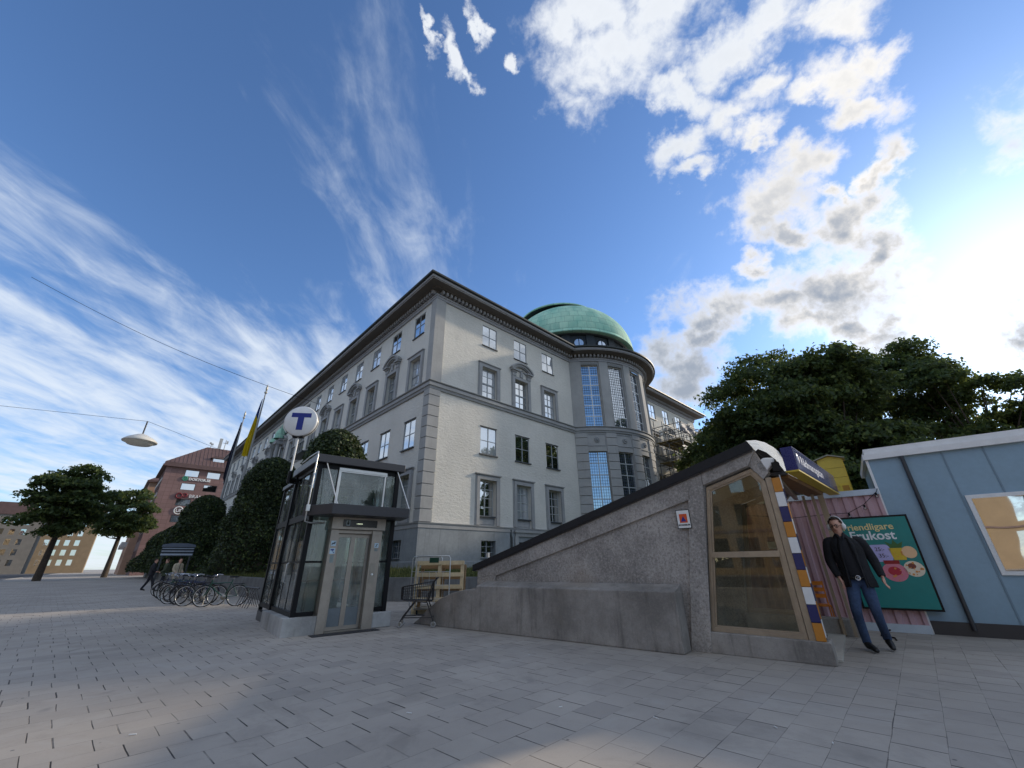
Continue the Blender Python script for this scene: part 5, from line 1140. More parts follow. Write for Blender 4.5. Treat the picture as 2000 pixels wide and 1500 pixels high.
# concrete post beside the trolley's path and small litter
rnd = random.Random(11)
for i, (x, y) in enumerate(((0.42, 4.85), (1.28, 4.5), (2.45, 3.95), (-1.05, 4.75), (2.2, 4.25), (-3.25, 4.3), (0.2, 7.3))):
    t_ = MB().tube([(0, 0, 0.006), (0.035+0.02*(i % 2), 0.012, 0.007)], 0.004, 6).build('cigarette_end', M_WHITE); t_.location = (x, y, 0.002); t_.rotation_euler = (0, 0, i*1.9)
    tag(t_, 'crushed white cigarette end lying on the paving slabs', 'cigarette end', 'cigarette ends scattered on the paving')
t_ = MB().tube([(6.6, 8.1, 0.01), (6.75, 8.3, 0.012), (6.72, 8.55, 0.012), (6.95, 8.8, 0.012), (7.2, 8.9, 0.05)], 0.014, 7).build('power_cord', M_BLACK); tag(t_, 'black cord looping over the paving near the pink container', 'cord')

# ------------------------------------------------------------------ bicycles along the retaining wall
def make_bike(m_frame, rims, label):
    b = empty('bicycle', (0, 0, 0), 0, label, 'bicycle', 'bicycles parked along the retaining wall')
    fr = MB(); rw, fw_, bb, hd, st = (-0.52, 0, 0.34), (0.56, 0, 0.34), (-0.08, 0, 0.30), (0.40, 0, 0.80), (-0.24, 0, 0.78)
    fr.tube([bb, (0.43, 0, 0.66)], 0.017, 8); fr.tube([st, (0.41, 0, 0.76)], 0.015, 8); fr.tube([bb, (-0.27, 0, 0.88)], 0.016, 8); fr.tube([(0.38, 0, 0.86), (0.45, 0, 0.60)], 0.02, 8)
    for s in (-1, 1): fr.tube([st, (rw[0], s*0.06, rw[2])], 0.009, 6); fr.tube([bb, (rw[0], s*0.06, rw[2])], 0.010, 6); fr.tube([(0.45, s*0.03, 0.61), (0.48, s*0.055, 0.50), (fw_[0], s*0.055, fw_[2])], 0.011, 6)
    fr.build('frame', m_frame, b)
    for c, nm in ((rw, 'wheel'), (fw_, 'wheel')):
        w = MB(); w.torus((0, 0, 0), 0.315, 0.014, 'y', 36, 6, 0.9); w.ball((0, 0, 0), 0.028, 5)
        for k in range(18): a = 2*math.pi*k/18; w.tube([(0, 0.02*(-1)**k, 0), (0.31*math.cos(a), 0, 0.31*math.sin(a))], 0.0016, 3, caps=False)
        w = w.build(nm, rims, b); w.location = c; MB().torus((0, 0, 0), 0.338, 0.019, 'y', 36, 8).build('tyre', M_RUBBER, w)
    for c, a0, a1 in ((rw, -10, 165), (fw_, 10, 150)):
        g = MB(); n = 18
        for i in range(n):
            p = [(c[0]+rr*math.cos(R(a0+(a1-a0)*(i+d)/n)), yy, c[2]+rr*math.sin(R(a0+(a1-a0)*(i+d)/n))) for d, rr, yy in ((0, .375, -.026), (1, .375, -.026), (1, .375, .026), (0, .375, .026))]
            g.add(p, [(0,1,2,3)])
        g.build('mudguard', m_frame, b)
    h = MB(); h.tube([(0.37, 0, 0.88), (0.35, 0, 1.0)], 0.013, 8); h.tube([(0.18, -0.28, 1.02), (0.30, -0.2, 1.05), (0.36, -0.06, 1.01), (0.36, 0.06, 1.01), (0.30, 0.2, 1.05), (0.18, 0.28, 1.02)], 0.011, 8); h.build('handlebar', M_CHROME, b)
    s = MB(); s.tube([(-0.27, 0, 0.88), (-0.29, 0, 0.94)], 0.012, 8); s.build('seat_post', M_CHROME, b)
    s = MB(); s.prism([(-0.42, -0.09), (-0.36, -0.10), (-0.22, -0.03), (-0.14, -0.02), (-0.14, 0.02), (-0.22, 0.03), (-0.36, 0.10), (-0.42, 0.09)], lambda x,y,z: (x, y, z), 0.945, 0.99); s.build('saddle', M_BLACK, b, bevel=0.012)
    c = MB(); c.lathe([(0.0, -0.004), (0.085, -0.004), (0.085, 0.004), (0.0, 0.004)], 20); c.v = [(bb[0]+p[0], 0.05+p[2], bb[2]+p[1]) for p in c.v]
    for sg in (-1, 1): c.tube([(bb[0], 0.06*sg, bb[2]), (bb[0]+0.12*sg, 0.07*sg, bb[2]-0.11*sg)], 0.009, 6); c.box(bb[0]+0.12*sg-0.04, bb[0]+0.12*sg+0.04, 0.07*sg, 0.07*sg+0.09*sg, bb[2]-0.11*sg-0.01, bb[2]-0.11*sg+0.01)
    c.build('crankset', M_STEEL, b)
    r = MB(); r.box(-0.68, -0.30, -0.06, 0.06, 0.735, 0.745); r.tube([(-0.6, 0.06, 0.74), (-0.52, 0.06, 0.36)], 0.006, 5); r.tube([(-0.6, -0.06, 0.74), (-0.52, -0.06, 0.36)], 0.006, 5); r.build('carrier', M_BLACK, b)
    k = MB(); k.tube([(-0.14, 0.05, 0.29), (-0.20, 0.20, 0.01)], 0.008, 5); k.build('kickstand', M_STEEL, b)
    return b
M_BG = paint('green_cycle_paint', (34, 78, 66), 0.35); M_BK = paint('black_cycle_paint', (22, 24, 28), 0.35); M_BB = paint('navy_cycle_paint', (36, 44, 76), 0.35); M_BS = paint('silver_cycle_paint', (128, 132, 136), 0.35)
M_RIML = mat('pale_rims', (192, 192, 190), 0.3, 0.05, 5, 0, 40, metal=0.6, kind='Object'); M_RIMD = mat('dark_rims', (70, 70, 72), 0.4, 0.05, 5, 0, 40, metal=0.6, kind='Object')
bikes = [make_bike(M_BG, M_RIML, 'green bicycle with pale rims, nearest of the row and closest to the glass lift'), make_bike(M_BK, M_RIML, 'black bicycle with pale rims, second from the glass lift'), make_bike(M_BB, M_RIMD, 'navy bicycle with dark rims, third from the glass lift')]
spots = [(-10.75, 16.35, 196, 0), (-11.75, 16.75, 190, 1), (-12.45, 17.35, 187, 2), (-13.15, 17.75, 184, 1), (-13.75, 18.65, 186, 2), (-14.5, 19.3, 190, 0), (-15.1, 20.1, 184, 1), (-16.0, 20.9, 188, 2), (-17.4, 22.4, 186, 1)]
blab = ['', '', '', 'black bicycle with very pale front rim, fourth from the glass lift', 'navy bicycle fifth from the glass lift, in the middle of the row', 'green bicycle sixth from the glass lift, wheels half hidden', 'black bicycle seventh from the glass lift, by the info board', 'navy bicycle eighth from the glass lift, beside the strollers', 'black bicycle farthest from the glass lift, at the end of the row']
seen = set()
for i, (x, y, r, k) in enumerate(spots):
    o = bikes[k] if k not in seen else copy_tree(bikes[k]); seen.add(k)
    o.location = (x, y, 0); o.rotation_euler = (R(-7 if i % 2 else -4), 0, R(r))
    if blab[i]: o['label'] = blab[i]
RK = empty('bicycle_rack', (-9.35, 15.75, 0), R(135), 'empty dark steel bicycle rack between the green bicycle and the lift', 'bicycle rack')
mb = MB(); mb.tube([(-0.9, 0, 0.62), (0.9, 0, 0.62)], 0.022, 8); mb.build('top_rail', M_DGREY, RK)
for k in range(6): MB().tube([(-0.75+0.3*k, -0.25, 0.02), (-0.75+0.3*k, -0.05, 0.42), (-0.75+0.3*k, 0.0, 0.62), (-0.75+0.3*k, 0.2, 0.02)], 0.012, 6).build('hoop', M_DGREY, RK)

# ------------------------------------------------------------------ leaves
def leaf_mesh(name, P, N, size, m, rng, aspect=0.62):
    """many small four-cornered leaves, folded a little along the middle"""
    n = len(P); a = rng.normal(size=(n, 3)); N = N+0.85*rng.normal(size=(n, 3)); N /= np.linalg.norm(N, axis=1)[:, None]
    T = np.cross(N, a); T /= np.linalg.norm(T, axis=1)[:, None]+1e-9; Bv = np.cross(N, T); s = (size*rng.uniform(0.6, 1.35, n))[:, None]
    V = np.empty((n*4, 3), np.float32); V[0::4] = P-T*s; V[1::4] = P+Bv*s*aspect+N*s*0.15; V[2::4] = P+T*s; V[3::4] = P-Bv*s*aspect+N*s*0.15
    me = bpy.data.meshes.new(name); me.vertices.add(n*4); me.vertices.foreach_set('co', V.ravel()); me.loops.add(n*4); me.loops.foreach_set('vertex_index', np.arange(n*4, dtype=np.int32))
    me.polygons.add(n); me.polygons.foreach_set('loop_start', np.arange(0, n*4, 4, dtype=np.int32)); me.update(calc_edges=True); me.materials.append(m)
    return me
def obj_from(me, name, parent): o = bpy.data.objects.new(name, me); COL.objects.link(o); o.parent = parent; return o
def clipped_mesh(seed, n, h, r, rb, leaf):
    """leaf shell of a clipped round-topped tree: rb = radius low down, r = radius at the shoulder"""
    rng = np.random.default_rng(seed); t = rng.random(n)**0.85; zz = t*h; ang = rng.random(n)*2*np.pi
    sh = h-r*1.35; rad = np.where(zz < sh, rb+(r-rb)*np.clip(zz/sh, 0, 1)**1.2, r*np.sqrt(np.clip(1-((zz-sh)/(h-sh))**2, 0, 1)))
    lump = 1+0.05*np.sin(ang*5+zz*1.7)+0.05*np.sin(ang*3-zz*2.3)+0.03*np.sin(ang*11+zz*4.1)
    k = rad*lump*(1-0.20*rng.random(n)**2.2)+rng.normal(0, 0.085, n)+0.24*rng.random(n)*(rng.random(n) > 0.96)
    P = np.stack([k*np.cos(ang), k*np.sin(ang), zz+rng.normal(0, 0.04, n)], 1); N = np.stack([np.cos(ang), np.sin(ang), 0.3+0.9*np.clip((zz-sh)/(h-sh), 0, 1)], 1)
    top = int(n*0.16); u = np.sqrt(rng.random(top)); a2 = rng.random(top)*2*np.pi; x = r*0.97*u
    Pt = np.stack([x*np.cos(a2), x*np.sin(a2), sh+(h-sh)*np.sqrt(np.clip(1-u**2*0.94, 0, 1))+rng.normal(0, 0.05, top)], 1); Nt = np.stack([np.cos(a2)*u, np.sin(a2)*u, np.ones(top)], 1)
    return leaf_mesh('crown', np.concatenate([P, Pt]), np.concatenate([N, Nt]), leaf, M_HEDGE, rng)
def clipped_tree(loc, me, h, r, rb, label, z0=0.8):
    t = empty('clipped_tree', (*loc, z0), random.uniform(0, 6.28), label, 'tree', 'clipped round-topped trees along the street wall'); obj_from(me, 'crown', t)
    mb = MB(); sh = h-r*1.35; mb.lathe([(rb*0.80, 0.05), (rb*0.82, 0.3), (r*0.84, sh), (r*0.62, sh+(h-sh)*0.62), (r*0.2, h*0.965), (0.01, h*0.97)], 14); mb.build('blocker_core', M_BARK, t)  # solid core added inside the leaf shell to block light
    MB().tube([(0, 0, -0.1), (0, 0, 0.6)], [0.16, 0.12], 8).build('trunk', M_BARK, t); return t
trees = [(1.35, -4.6, 7.15, 1.45, 1.6, 42000, 'clipped tree right behind the glass lift, its round top lit by the sun'), (13.6, -4.6, 7.9, 1.75, 2.6, 52000, 'large dark clipped tree left of the lift, tallest of the row in the photo'), (18.2, -4.3, 4.7, 1.5, 2.0, 30000, 'clipped tree just behind the largest one, hiding the lower windows'),
         (40.5, -4.9, 8.3, 2.1, 3.6, 36000, 'dark dome-shaped clipped tree in front of the brown office block'), (49.0, -5.2, 6.3, 1.9, 3.2, 20000, 'lower clipped tree left of the dome-shaped one'), (57.0, -5.6, 6.0, 2.0, 3.4, 16000, 'clipped tree sixth along the row, far down the street'), (66.0, -6.0, 5.8, 2.0, 3.6, 14000, 'farthest clipped tree of the row at the left edge')]
for i, (v, u, h, r, rb, n, lab) in enumerate(trees):
    clipped_tree(tuple(BW(u, v).xy), clipped_mesh(40+i, n, h, r, rb, 0.075 if i < 3 else 0.12), h, r, rb, lab)

def big_tree(name, loc, h, crown, zc, n, leaf, seed, label, cat_group='broad leafy trees behind the metro entrance', lobes=46, ground=0.0):
    rng = np.random.default_rng(seed); t = empty(name, (*loc, ground), 0, label, 'tree', cat_group)
    th = zc-crown[2]*0.8; tr = MB(); tr.tube([(0, 0, -0.2), (0.05, 0, th*0.5), (0.0, 0.08, th+1), (0.1, 0, zc)], [0.42, 0.34, 0.26, 0.14], 10)
    cs = []
    while len(cs) < lobes:
        p = rng.uniform(-1, 1, 3); d = np.linalg.norm(p)
        if d > 1 or d < 0.42: continue
        if p[2] < -0.75: continue
        cs.append(p*np.array(crown)*0.88+np.array([0, 0, zc]))
    for c in cs[:26]:
        b = np.array([0, 0, th+0.35*(c[2]-th)*rng.uniform(0.3, 0.8)]); mdl = (b+c)/2+np.array([0, 0, -0.3]); tr.tube([tuple(b), tuple(mdl), tuple(c)], [0.10, 0.06, 0.02], 6)
    tr.build('trunk', M_BARK, t)
    cs = np.array(cs); R0 = rng.uniform(0.20, 0.34, len(cs))*crown[0]; w = R0**2; k = rng.choice(len(cs), n, p=w/w.sum())
    d = rng.normal(size=(n, 3)); d /= np.linalg.norm(d, axis=1)[:, None]; low = d[:, 2] < -0.35; d[low, 2] *= -0.6
    # leaves sit in sprays at the twig ends of each lobe
    m = 34; tw = rng.normal(size=(len(cs), m, 3)); tw /= np.linalg.norm(tw, axis=2)[:, :, None]; tw[:, :, 2] = np.abs(tw[:, :, 2])*0.9-0.25
    j = rng.integers(0, m, n); base = tw[k, j]*(R0[k]*(0.55+0.45*rng.random(n)**0.5))[:, None]
    P = cs[k]+base*np.array([1.15, 1.15, 0.85])+rng.normal(0, 0.055*crown[0], (n, 3))*np.array([1, 1, 0.55]); d = tw[k, j]
    obj_from(leaf_mesh('crown', P, d*np.array([1, 1, 0.4])+np.array([0, 0, 0.55]), leaf, M_LEAF, rng, 0.55), 'crown', t); return t
def at_az(az, d): return (d*math.sin(R(az)), d*math.cos(R(az)))
big_tree('chestnut_tree', at_az(35.2, 37), 17.5, (6.2, 6.2, 6.9), 10.3, 56000, 0.15, 1, 'tallest dark chestnut tree, centre of the group behind the kiosk roof', lobes=62)
big_tree('chestnut_tree', at_az(40.0, 35), 16.5, (4.6, 4.6, 6.2), 9.8, 42000, 0.15, 2, 'dense chestnut tree right of the tallest one', lobes=54)
big_tree('chestnut_tree', at_az(30.0, 39), 14.6, (4.8, 4.8, 5.6), 7.9, 46000, 0.15, 3, 'lower chestnut tree at the left end of the group beside the scaffold', lobes=46)
big_tree('linden_tree', at_az(46.0, 44), 18.0, (4.8, 4.8, 6.0), 12.2, 30000, 0.15, 4, 'thinner tree with sunlit gaps right of the dense chestnuts', lobes=38)
big_tree('linden_tree', at_az(44.0, 36), 11.0, (4.6, 4.6, 4.6), 5.4, 32000, 0.15, 6, 'low yellowish tree below the thin one, behind the blue kiosk', lobes=38)
big_tree('linden_tree', at_az(50.5, 42), 15.0, (4.4, 4.4, 5.6), 9.6, 26000, 0.15, 5, 'broad tree at the far right edge behind the blue kiosk', lobes=34)
big_tree('chestnut_tree', at_az(35.5, 33), 9.0, (5.4, 5.4, 3.6), 4.2, 40000, 0.15, 7, 'low bushy chestnut filling the gap under the tall crowns', lobes=44)
big_tree('street_tree', at_az(-43.2, 96), 14.0, (4.0, 4.0, 5.0), 9.6, 16000, 0.22, 8, 'small tree against the sky at the left edge, beyond the brown block', 'far street trees', lobes=60)
big_tree('street_tree', at_az(-47.5, 80), 15.0, (4.6, 4.6, 5.6), 9.0, 20000, 0.22, 9, 'street tree left of the brown office block', 'far street trees', lobes=70)

# ------------------------------------------------------------------ brown office block and its neighbour at the end of the street
M_BRICK = NT('brown_stone_facing'); _n = M_BRICK; _v = _n.coord('Object'); _bt = _n.N('ShaderNodeTexBrick'); _bm = _n.N('ShaderNodeMapping'); _n.put(_bm.inputs[0], _v); _bm.inputs['Rotation'].default_value = (R(90), 0, 0); _n.put(_bt.inputs['Vector'], _bm.outputs[0])
_bt.offset = 0.0; _bt.inputs['Scale'].default_value = 1.0; _bt.inputs['Brick Width'].default_value = 1.0; _bt.inputs['Row Height'].default_value = 0.8; _bt.inputs['Mortar Size'].default_value = 0.02
_n.put(_bt.inputs['Color1'], s2l((134, 106, 102))); _n.put(_bt.inputs['Color2'], s2l((124, 98, 94))); _n.put(_bt.inputs['Mortar'], s2l((96, 72, 68)))
_n.set(color=_n.mix(_n.math('MULTIPLY', _n.ramp(_n.noise(_v, 0.4, 5), .4, .7), .3), _bt.outputs[0], s2l((112, 84, 78))), rough=0.8); M_BRICK = M_BRICK.m
M_BROOF = mat('brown_roof_metal', (96, 74, 70), 0.6, 0.2, 0.8, 0.1, 8)
OB = empty('office_block', tuple(BW(-7.9, 92)), BROT, 'brown stone office block with hipped brown roof and wall signs at the street end', 'building')
OW, OD, OZ = 16.0, 17.0, 21.2
fr = [(x, x+2.5, z, z+1.45) for x in (3.4, 7.35, 11.3) for z in (20.0, 16.75, 13.35, 9.95, 6.55, 3.1)]
mb = MB(); wall_grid(mb, lambda s,z,d: (s, d, z), [0, OW], [0, OZ], [(a, b, c-0.02, d) for a, b, c, d in fr if d < OZ], 0.3)
fr = [f for f in fr if f[3] < OZ]
fr2 = [(x, x+2.5, 19.45, 20.9) for x in (3.4, 7.35, 11.3)]
mb = MB(); fr = fr2 + [(x, x+2.5, z, z+1.45) for x in (3.4, 7.35, 11.3) for z in (16.6, 13.3, 9.95, 6.55, 3.1)]
wall_grid(mb, lambda s,z,d: (s, d, z), [0, OW], [0, OZ], fr, 0.3)
sd = [(0.8+1.55*i, 0.8+1.55*i+1.2, z, z+1.5) for i in range(10) for z in (19.3, 16.4, 13.1, 9.8, 6.4, 3.1)]
wall_grid(mb, lambda s,z,d: (d, s, z), [0, OD], [0, OZ], sd, 0.25)
mb.quad((OW,0,0),(OW,OD,0),(OW,OD,OZ),(OW,0,OZ)); mb.quad((0,OD,0),(OW,OD,0),(OW,OD,OZ),(0,OD,OZ)); mb.build('wall', M_BRICK, OB)
MB().box(0.5, OW-0.4, 0.5, OD-0.4, 0.2, OZ-0.2).build('inner_core', M_DARKCU, OB)
M_OFR = paint('brown_window_frame', (62, 48, 42), 0.5)
w0 = sash(2.5, 1.45, 0.1, 1, 1, 0.09, 0.03).build('window', M_OFR, OB); panes(2.5, 1.45, 0.16, 1, 1, 3, 0.02).build('pane', M_PANE, w0)
for i, f in enumerate(fr):
    o = w0 if i == 0 else copy_tree(w0, OB); o.location = ((f[0]+f[1])/2, 0, f[2])
w1 = sash(1.2, 1.5, 0.08, 1, 1, 0.07, 0.03).build('window', M_OFR, OB); panes(1.2, 1.5, 0.12, 1, 1, 4, 0.02).build('pane', M_PANE, w1)
for i, f in enumerate(sd):
    o = w1 if i == 0 else copy_tree(w1, OB); o.location = (0, (f[0]+f[1])/2, f[2]); o.rotation_euler = (0, 0, -math.pi/2)
mb = MB()
for z in (18.2, 15.0, 11.7, 8.4): mb.box(-0.12, 0.0, 0.3, OD-0.3, z, z+0.75)
mb.build('spandrel_band', mat('pale_spandrel', (176, 170, 166), 0.8, 0.1, 1, 0.1), OB)
mb = MB(); mb.box(-0.7, OW+0.7, -0.7, OD+0.7, OZ, OZ+0.35); mb.box(-0.5, OW+0.5, -0.5, OD+0.5, OZ+0.352, OZ+0.9); mb.build('eaves', M_BROOF, OB)
mb = MB(); e = 0.5; z0, z1 = OZ+0.9, 27.4; mb.add([(-e,-e,z0),(OW+e,-e,z0),(OW+e,OD+e,z0),(-e,OD+e,z0),(6.3,4.6,z1),(OW-5,4.6,z1),(OW-5,OD-5,z1),(6.3,OD-5,z1)], [(0,1,5,4),(1,2,6,5),(2,3,7,6),(3,0,4,7),(4,5,6,7)])
for k in range(24):
    x = -0.3+0.7*k; t = min(1, max(0, (x+e)/6.8)) if x < 6.3 else (1 if x < OW-5 else max(0, (OW+e-x)/5.5)); mb.tube([(x, -e, z0+0.03), (x, -e+5.1*t, z0+(z1-z0)*t+0.03)], 0.05, 4)
rf = mb.build('roof', M_BROOF, OB)
d = MB(); d.box(7.5, 10.1, 0.9, 4, 22.7, 24.3); d.prism([(7.2, 24.3), (10.4, 24.3), (9.6, 24.75), (8.0, 24.75)], lambda a,b,y: (a, y, b), 0.7, 4.3); d.build('dormer', M_BROOF, rf)
MB().box(7.75, 9.85, 0.86, 0.899, 22.95, 24.15).build('dormer_pane', M_PANE, rf)
a = MB(); a.box(8.3, 8.9, 4.7, 5.2, 27.4, 30.0); a.tube([(9.6, 4.8, 27.4), (9.6, 4.8, 29.8)], 0.09, 6); a.tube([(9.1, 4.8, 29.0), (10.0, 4.8, 29.0)], 0.06, 6); a.box(9.8, 10.1, 4.7, 5.0, 28.9, 29.6); a.tube([(6.9, 4.8, 27.4), (6.9, 4.8, 28.6)], 0.07, 6); a.box(6.5, 6.9, 4.7, 5.0, 28.3, 28.7); a.box(7.0, 7.3, 4.7, 5.0, 28.1, 28.5); a.build('aerial', mat('pale_aerial', (170, 172, 172), 0.6, 0.1, 3, 0), OB)
ux, uz = (1,0,0), (0,0,1)
M_WL = paint('white_wall_letters', (226, 226, 224), 0.4); M_GRN = paint('green_badge', (64, 150, 124), 0.4); M_RED = paint('dark_red_mark', (112, 34, 42), 0.5)
text('DOKTOR.SE', 0.72, frame((4.35, -0.12, 18.72), ux, uz), M_WL, OB, 'wall_lettering', 0.06, 0.03)
mb = MB(); mb.torus((3.7, -0.1, 19.0), 0.42, 0.10, 'y', 24, 6); mb.torus((3.7, -0.1, 19.0), 0.16, 0.09, 'y', 16, 6); mb.build('ring_badge', M_GRN, OB)
text('BRANN', 0.95, frame((5.3, -0.12, 15.05), ux, uz), M_WL, OB, 'wall_lettering', 0.06, 0.0)
mb = MB(); mb.torus((3.6, -0.1, 15.35), 0.50, 0.13, 'y', 22, 6); mb.torus((4.55, -0.1, 15.5), 0.38, 0.12, 'y', 22, 6); mb.box(4.4, 5.1, -0.14, -0.03, 15.3, 15.55); mb.build('red_emblem', M_RED, OB)
mb = MB(); mb.torus((4.3, -0.1, 12.35), 0.72, 0.10, 'y', 28, 6); mb.build('ring_emblem', M_WL, OB); text('Uf', 0.95, frame((3.82, -0.12, 12.02), ux, uz), M_WL, OB, 'wall_lettering', 0.05, 0.02)
text('Ung', 0.5, frame((5.3, -0.1, 12.42), ux, uz), M_WL, OB, 'wall_lettering', 0.04, 0.0); text('F\u00f6retagsamhet', 0.5, frame((5.3, -0.1, 11.85), ux, uz), M_WL, OB, 'wall_lettering', 0.04, 0.0)
NB = empty('apartment_house', tuple(BW(-9.2, 112)), BROT, 'older ochre apartment house with white bays beyond the brown office block', 'building')
mb = MB(); sdw = [(2+3.2*i, 3.3+3.2*i, z, z+1.9) for i in range(9) for z in (3, 6.6, 10.2, 13.8, 17.4)]
wall_grid(mb, lambda s,z,d: (d, s, z), [0, 32], [0, 20.5], sdw, 0.25); mb.quad((0,0,0),(14,0,0),(14,0,20.5),(0,0,20.5)); mb.build('wall', mat('ochre_render', (176, 140, 116), 0.85, 0.12, 0.8, 0.2), NB)
MB().box(0.4, 13.6, 0.3, 31.6, 0.1, 20.3).build('inner_core', M_DARKCU, NB)
w2 = sash(1.3, 1.9, 0.08, 2, 2, 0.08, 0.03).build('window', M_SASH, NB); panes(1.3, 1.9, 0.12, 2, 2, 5, 0.02).build('pane', M_PANE, w2)
for i, f in enumerate(sdw):
    o = w2 if i == 0 else copy_tree(w2, NB); o.location = (0, (f[0]+f[1])/2, f[2]); o.rotation_euler = (0, 0, -math.pi/2)
mb = MB()
for v in (6.6, 16.2, 25.8): 
    for z in (6.0, 9.6, 13.2): mb.box(-1.1, -0.01, v, v+2.6, z, z+1.1)
mb.build('balcony', mat('white_balcony', (196, 192, 188), 0.7, 0.1, 2, 0.1), NB)
mb = MB(); mb.box(-0.6, 14.5, -0.6, 32.5, 20.5, 20.9); mb.add([(-.5,-.5,20.9),(14.4,-.5,20.9),(14.4,32.4,20.9),(-.5,32.4,20.9),(5,4,25),(9,4,25),(9,28,25),(5,28,25)], [(0,1,5,4),(1,2,6,5),(2,3,7,6),(3,0,4,7),(4,5,6,7)]); mb.build('roof', M_BROOF, NB)

# ------------------------------------------------------------------ flagpoles, lamp on its wire, info board
def flagpole(loc, h, label, flag):
    F = empty('flagpole', (*loc, 0.8), R(20), label, 'flagpole'); MB().tube([(0, 0, 0), (0, 0, h*0.55), (0, 0, h)], [0.17, 0.13, 0.06], 12).build('pole', mat('weathered_pole', (150, 150, 148), 0.6, 0.12, 2, 0.05), F)
    mb = MB(); mb.ball((0, 0, h+0.12), 0.16, 6); mb.lathe([(0.03, h+0.25), (0.10, h+0.4), (0.13, h+0.65), (0.06, h+0.95), (0.005, h+1.15)], 10); mb.build('finial', mat('gilt_finial', (176, 172, 160), 0.4, 0.1, 3, 0, 20, metal=0.5), F)
    if flag:
        nz, nw = 26, 14; vs = []; rnd = random.Random(3)
        for j in range(nz+1):
            t = j/nz; L = 0.12+0.40*min(1, t*1.3)
            for i in range(nw+1):
                s = i/nw; vs.append((-0.12-s*L*0.95, 0.16*math.sin(s*9+t*2.5)*(0.3+t), h-0.5-6.6*t-0.5*s*(1-t)))
        fs = [(j*(nw+1)+i, j*(nw+1)+i+1, (j+1)*(nw+1)+i+1, (j+1)*(nw+1)+i) for j in range(nz) for i in range(nw)]
        m = NT('blue_and_yellow_flag'); sx_ = m.N('ShaderNodeSeparateXYZ'); m.put(sx_.inputs[0], m.coord('Object')); z = m.math('ADD', sx_.outputs[2], m.math('MULTIPLY', sx_.outputs[0], 2.2))
        k = m.math('GREATER_THAN', z, h-3.3); m.set(color=m.mix(k, s2l((208, 180, 24)), s2l((28, 62, 122))), rough=0.8)
        tl = m.N('ShaderNodeBsdfTranslucent'); m.put(tl.inputs[0], m.mix(k, s2l((208, 180, 24)), s2l((28, 62, 122)))); mx = m.N('ShaderNodeMixShader'); mx.inputs[0].default_value = 0.35
        m.t.links.new(m.b.outputs[0], mx.inputs[1]); m.t.links.new(tl.outputs[0], mx.inputs[2]); m.t.links.new(mx.outputs[0], m.out.inputs[0])
        fo = empty('flag', (*loc, 0.8), R(20), 'blue and yellow flag hanging limp from the nearer flagpole', 'flag'); mb = MB(); mb.add(vs, fs, True); mb.build('cloth', m.m, fo)
    else:
        fo = empty('flag', (*loc, 0.8), R(20), 'dark furled flag hanging from the farther flagpole', 'flag'); vs = []; nz, nw = 22, 10
        for j in range(nz+1):
            t = j/nz; L = 0.08+0.30*math.sin(min(1, t)*2.4)
            for i in range(nw+1): s = i/nw; vs.append((-0.1-s*L, 0.16*math.sin(s*8+t*3), h-0.6-8.6*t+0.9*s*t))
        mb = MB(); mb.add(vs, [(j*(nw+1)+i, j*(nw+1)+i+1, (j+1)*(nw+1)+i+1, (j+1)*(nw+1)+i) for j in range(nz) for i in range(nw)], True); mb.build('cloth', mat('dark_flag_cloth', (46, 50, 66), 0.85, 0.25, 3, 0.1), fo)
    return F
flagpole((-27.4, 40.3), 18.0, 'tall grey flagpole carrying the blue and yellow flag', True)
flagpole((-37.4, 51.9), 19.3, 'grey flagpole with a dark furled flag, the farther of the two', False)
wi = MB(); pa, pb = Vector((-52.0, 34.0, 30.2)), BW(-0.05, 21.4, 16.6)
wi.tube([pa.lerp(pb, t)+Vector((0, 0, -0.9*math.sin(math.pi*t))) for t in [i/16 for i in range(17)]], 0.022, 5)
tag(wi.build('span_wire', M_BLACK), 'thin dark wire stretched from the institute wall over the street', 'wire')
LA = empty('street_lamp', (-14.75, 15.1, 5.95), 0, 'shallow white street lamp hanging from a wire at the left edge', 'street lamp')
mb = MB(); mb.lathe([(0.05, 0.22), (0.16, 0.18), (0.42, 0.04), (0.55, -0.08), (0.54, -0.12), (0.50, -0.11)], 28); mb.build('lamp_shade', mat('cream_lamp_shade', (206, 204, 196), 0.4, 0.05, 3, 0), LA)
MB().lathe([(0.50, -0.11), (0.36, -0.22), (0.01, -0.27)], 24).build('diffuser', mat('cream_diffuser', (222, 220, 206), 0.3, 0.05, 3, 0), LA)
MB().tube([(0, 0, 0.22), (0, 0, 0.75)], 0.025, 8).build('hanger', M_DGREY, LA)
w3 = MB(); w3.tube([(-40, 24, 8.6), (-15.15, 15.05, 6.70), (-8.5, 12.0, 6.72), (30, -8, 12)], 0.012, 5) if False else w3.tube([(-44, 8, 9.5), (-30, 11.2, 7.6), (-14.75, 15.1, 6.70), (-19.5, 33, 8.4)], 0.007, 5)
tag(w3.build('span_wire', M_BLACK), 'thin wire that carries the white lamp at the left edge', 'wire')
IB = empty('info_board', (-25.9, 32.9, 0), R(40), 'striped information board on posts behind the strollers', 'board')
mb = MB(); mb.prism([(-1.05, 2.75), (1.05, 2.75), (1.0, 2.92), (0.5, 3.02), (-0.5, 3.02), (-1.0, 2.92)], lambda a,b,y: (a, y, b), -0.08, 0.08); mb.build('head', mat('grey_board_head', (96, 104, 118), 0.5, 0.1, 3, 0), IB)
MB().box(-1.0, 1.0, -0.05, 0.05, 2.1, 2.74).build('panel', paint('dark_board_panel', (32, 36, 46), 0.4), IB)
mb = MB()
for z, h_ in ((2.62, 0.05), (2.42, 0.07), (2.16, 0.12)): mb.box(-0.97, 0.97, -0.06, -0.051, z, z+h_)
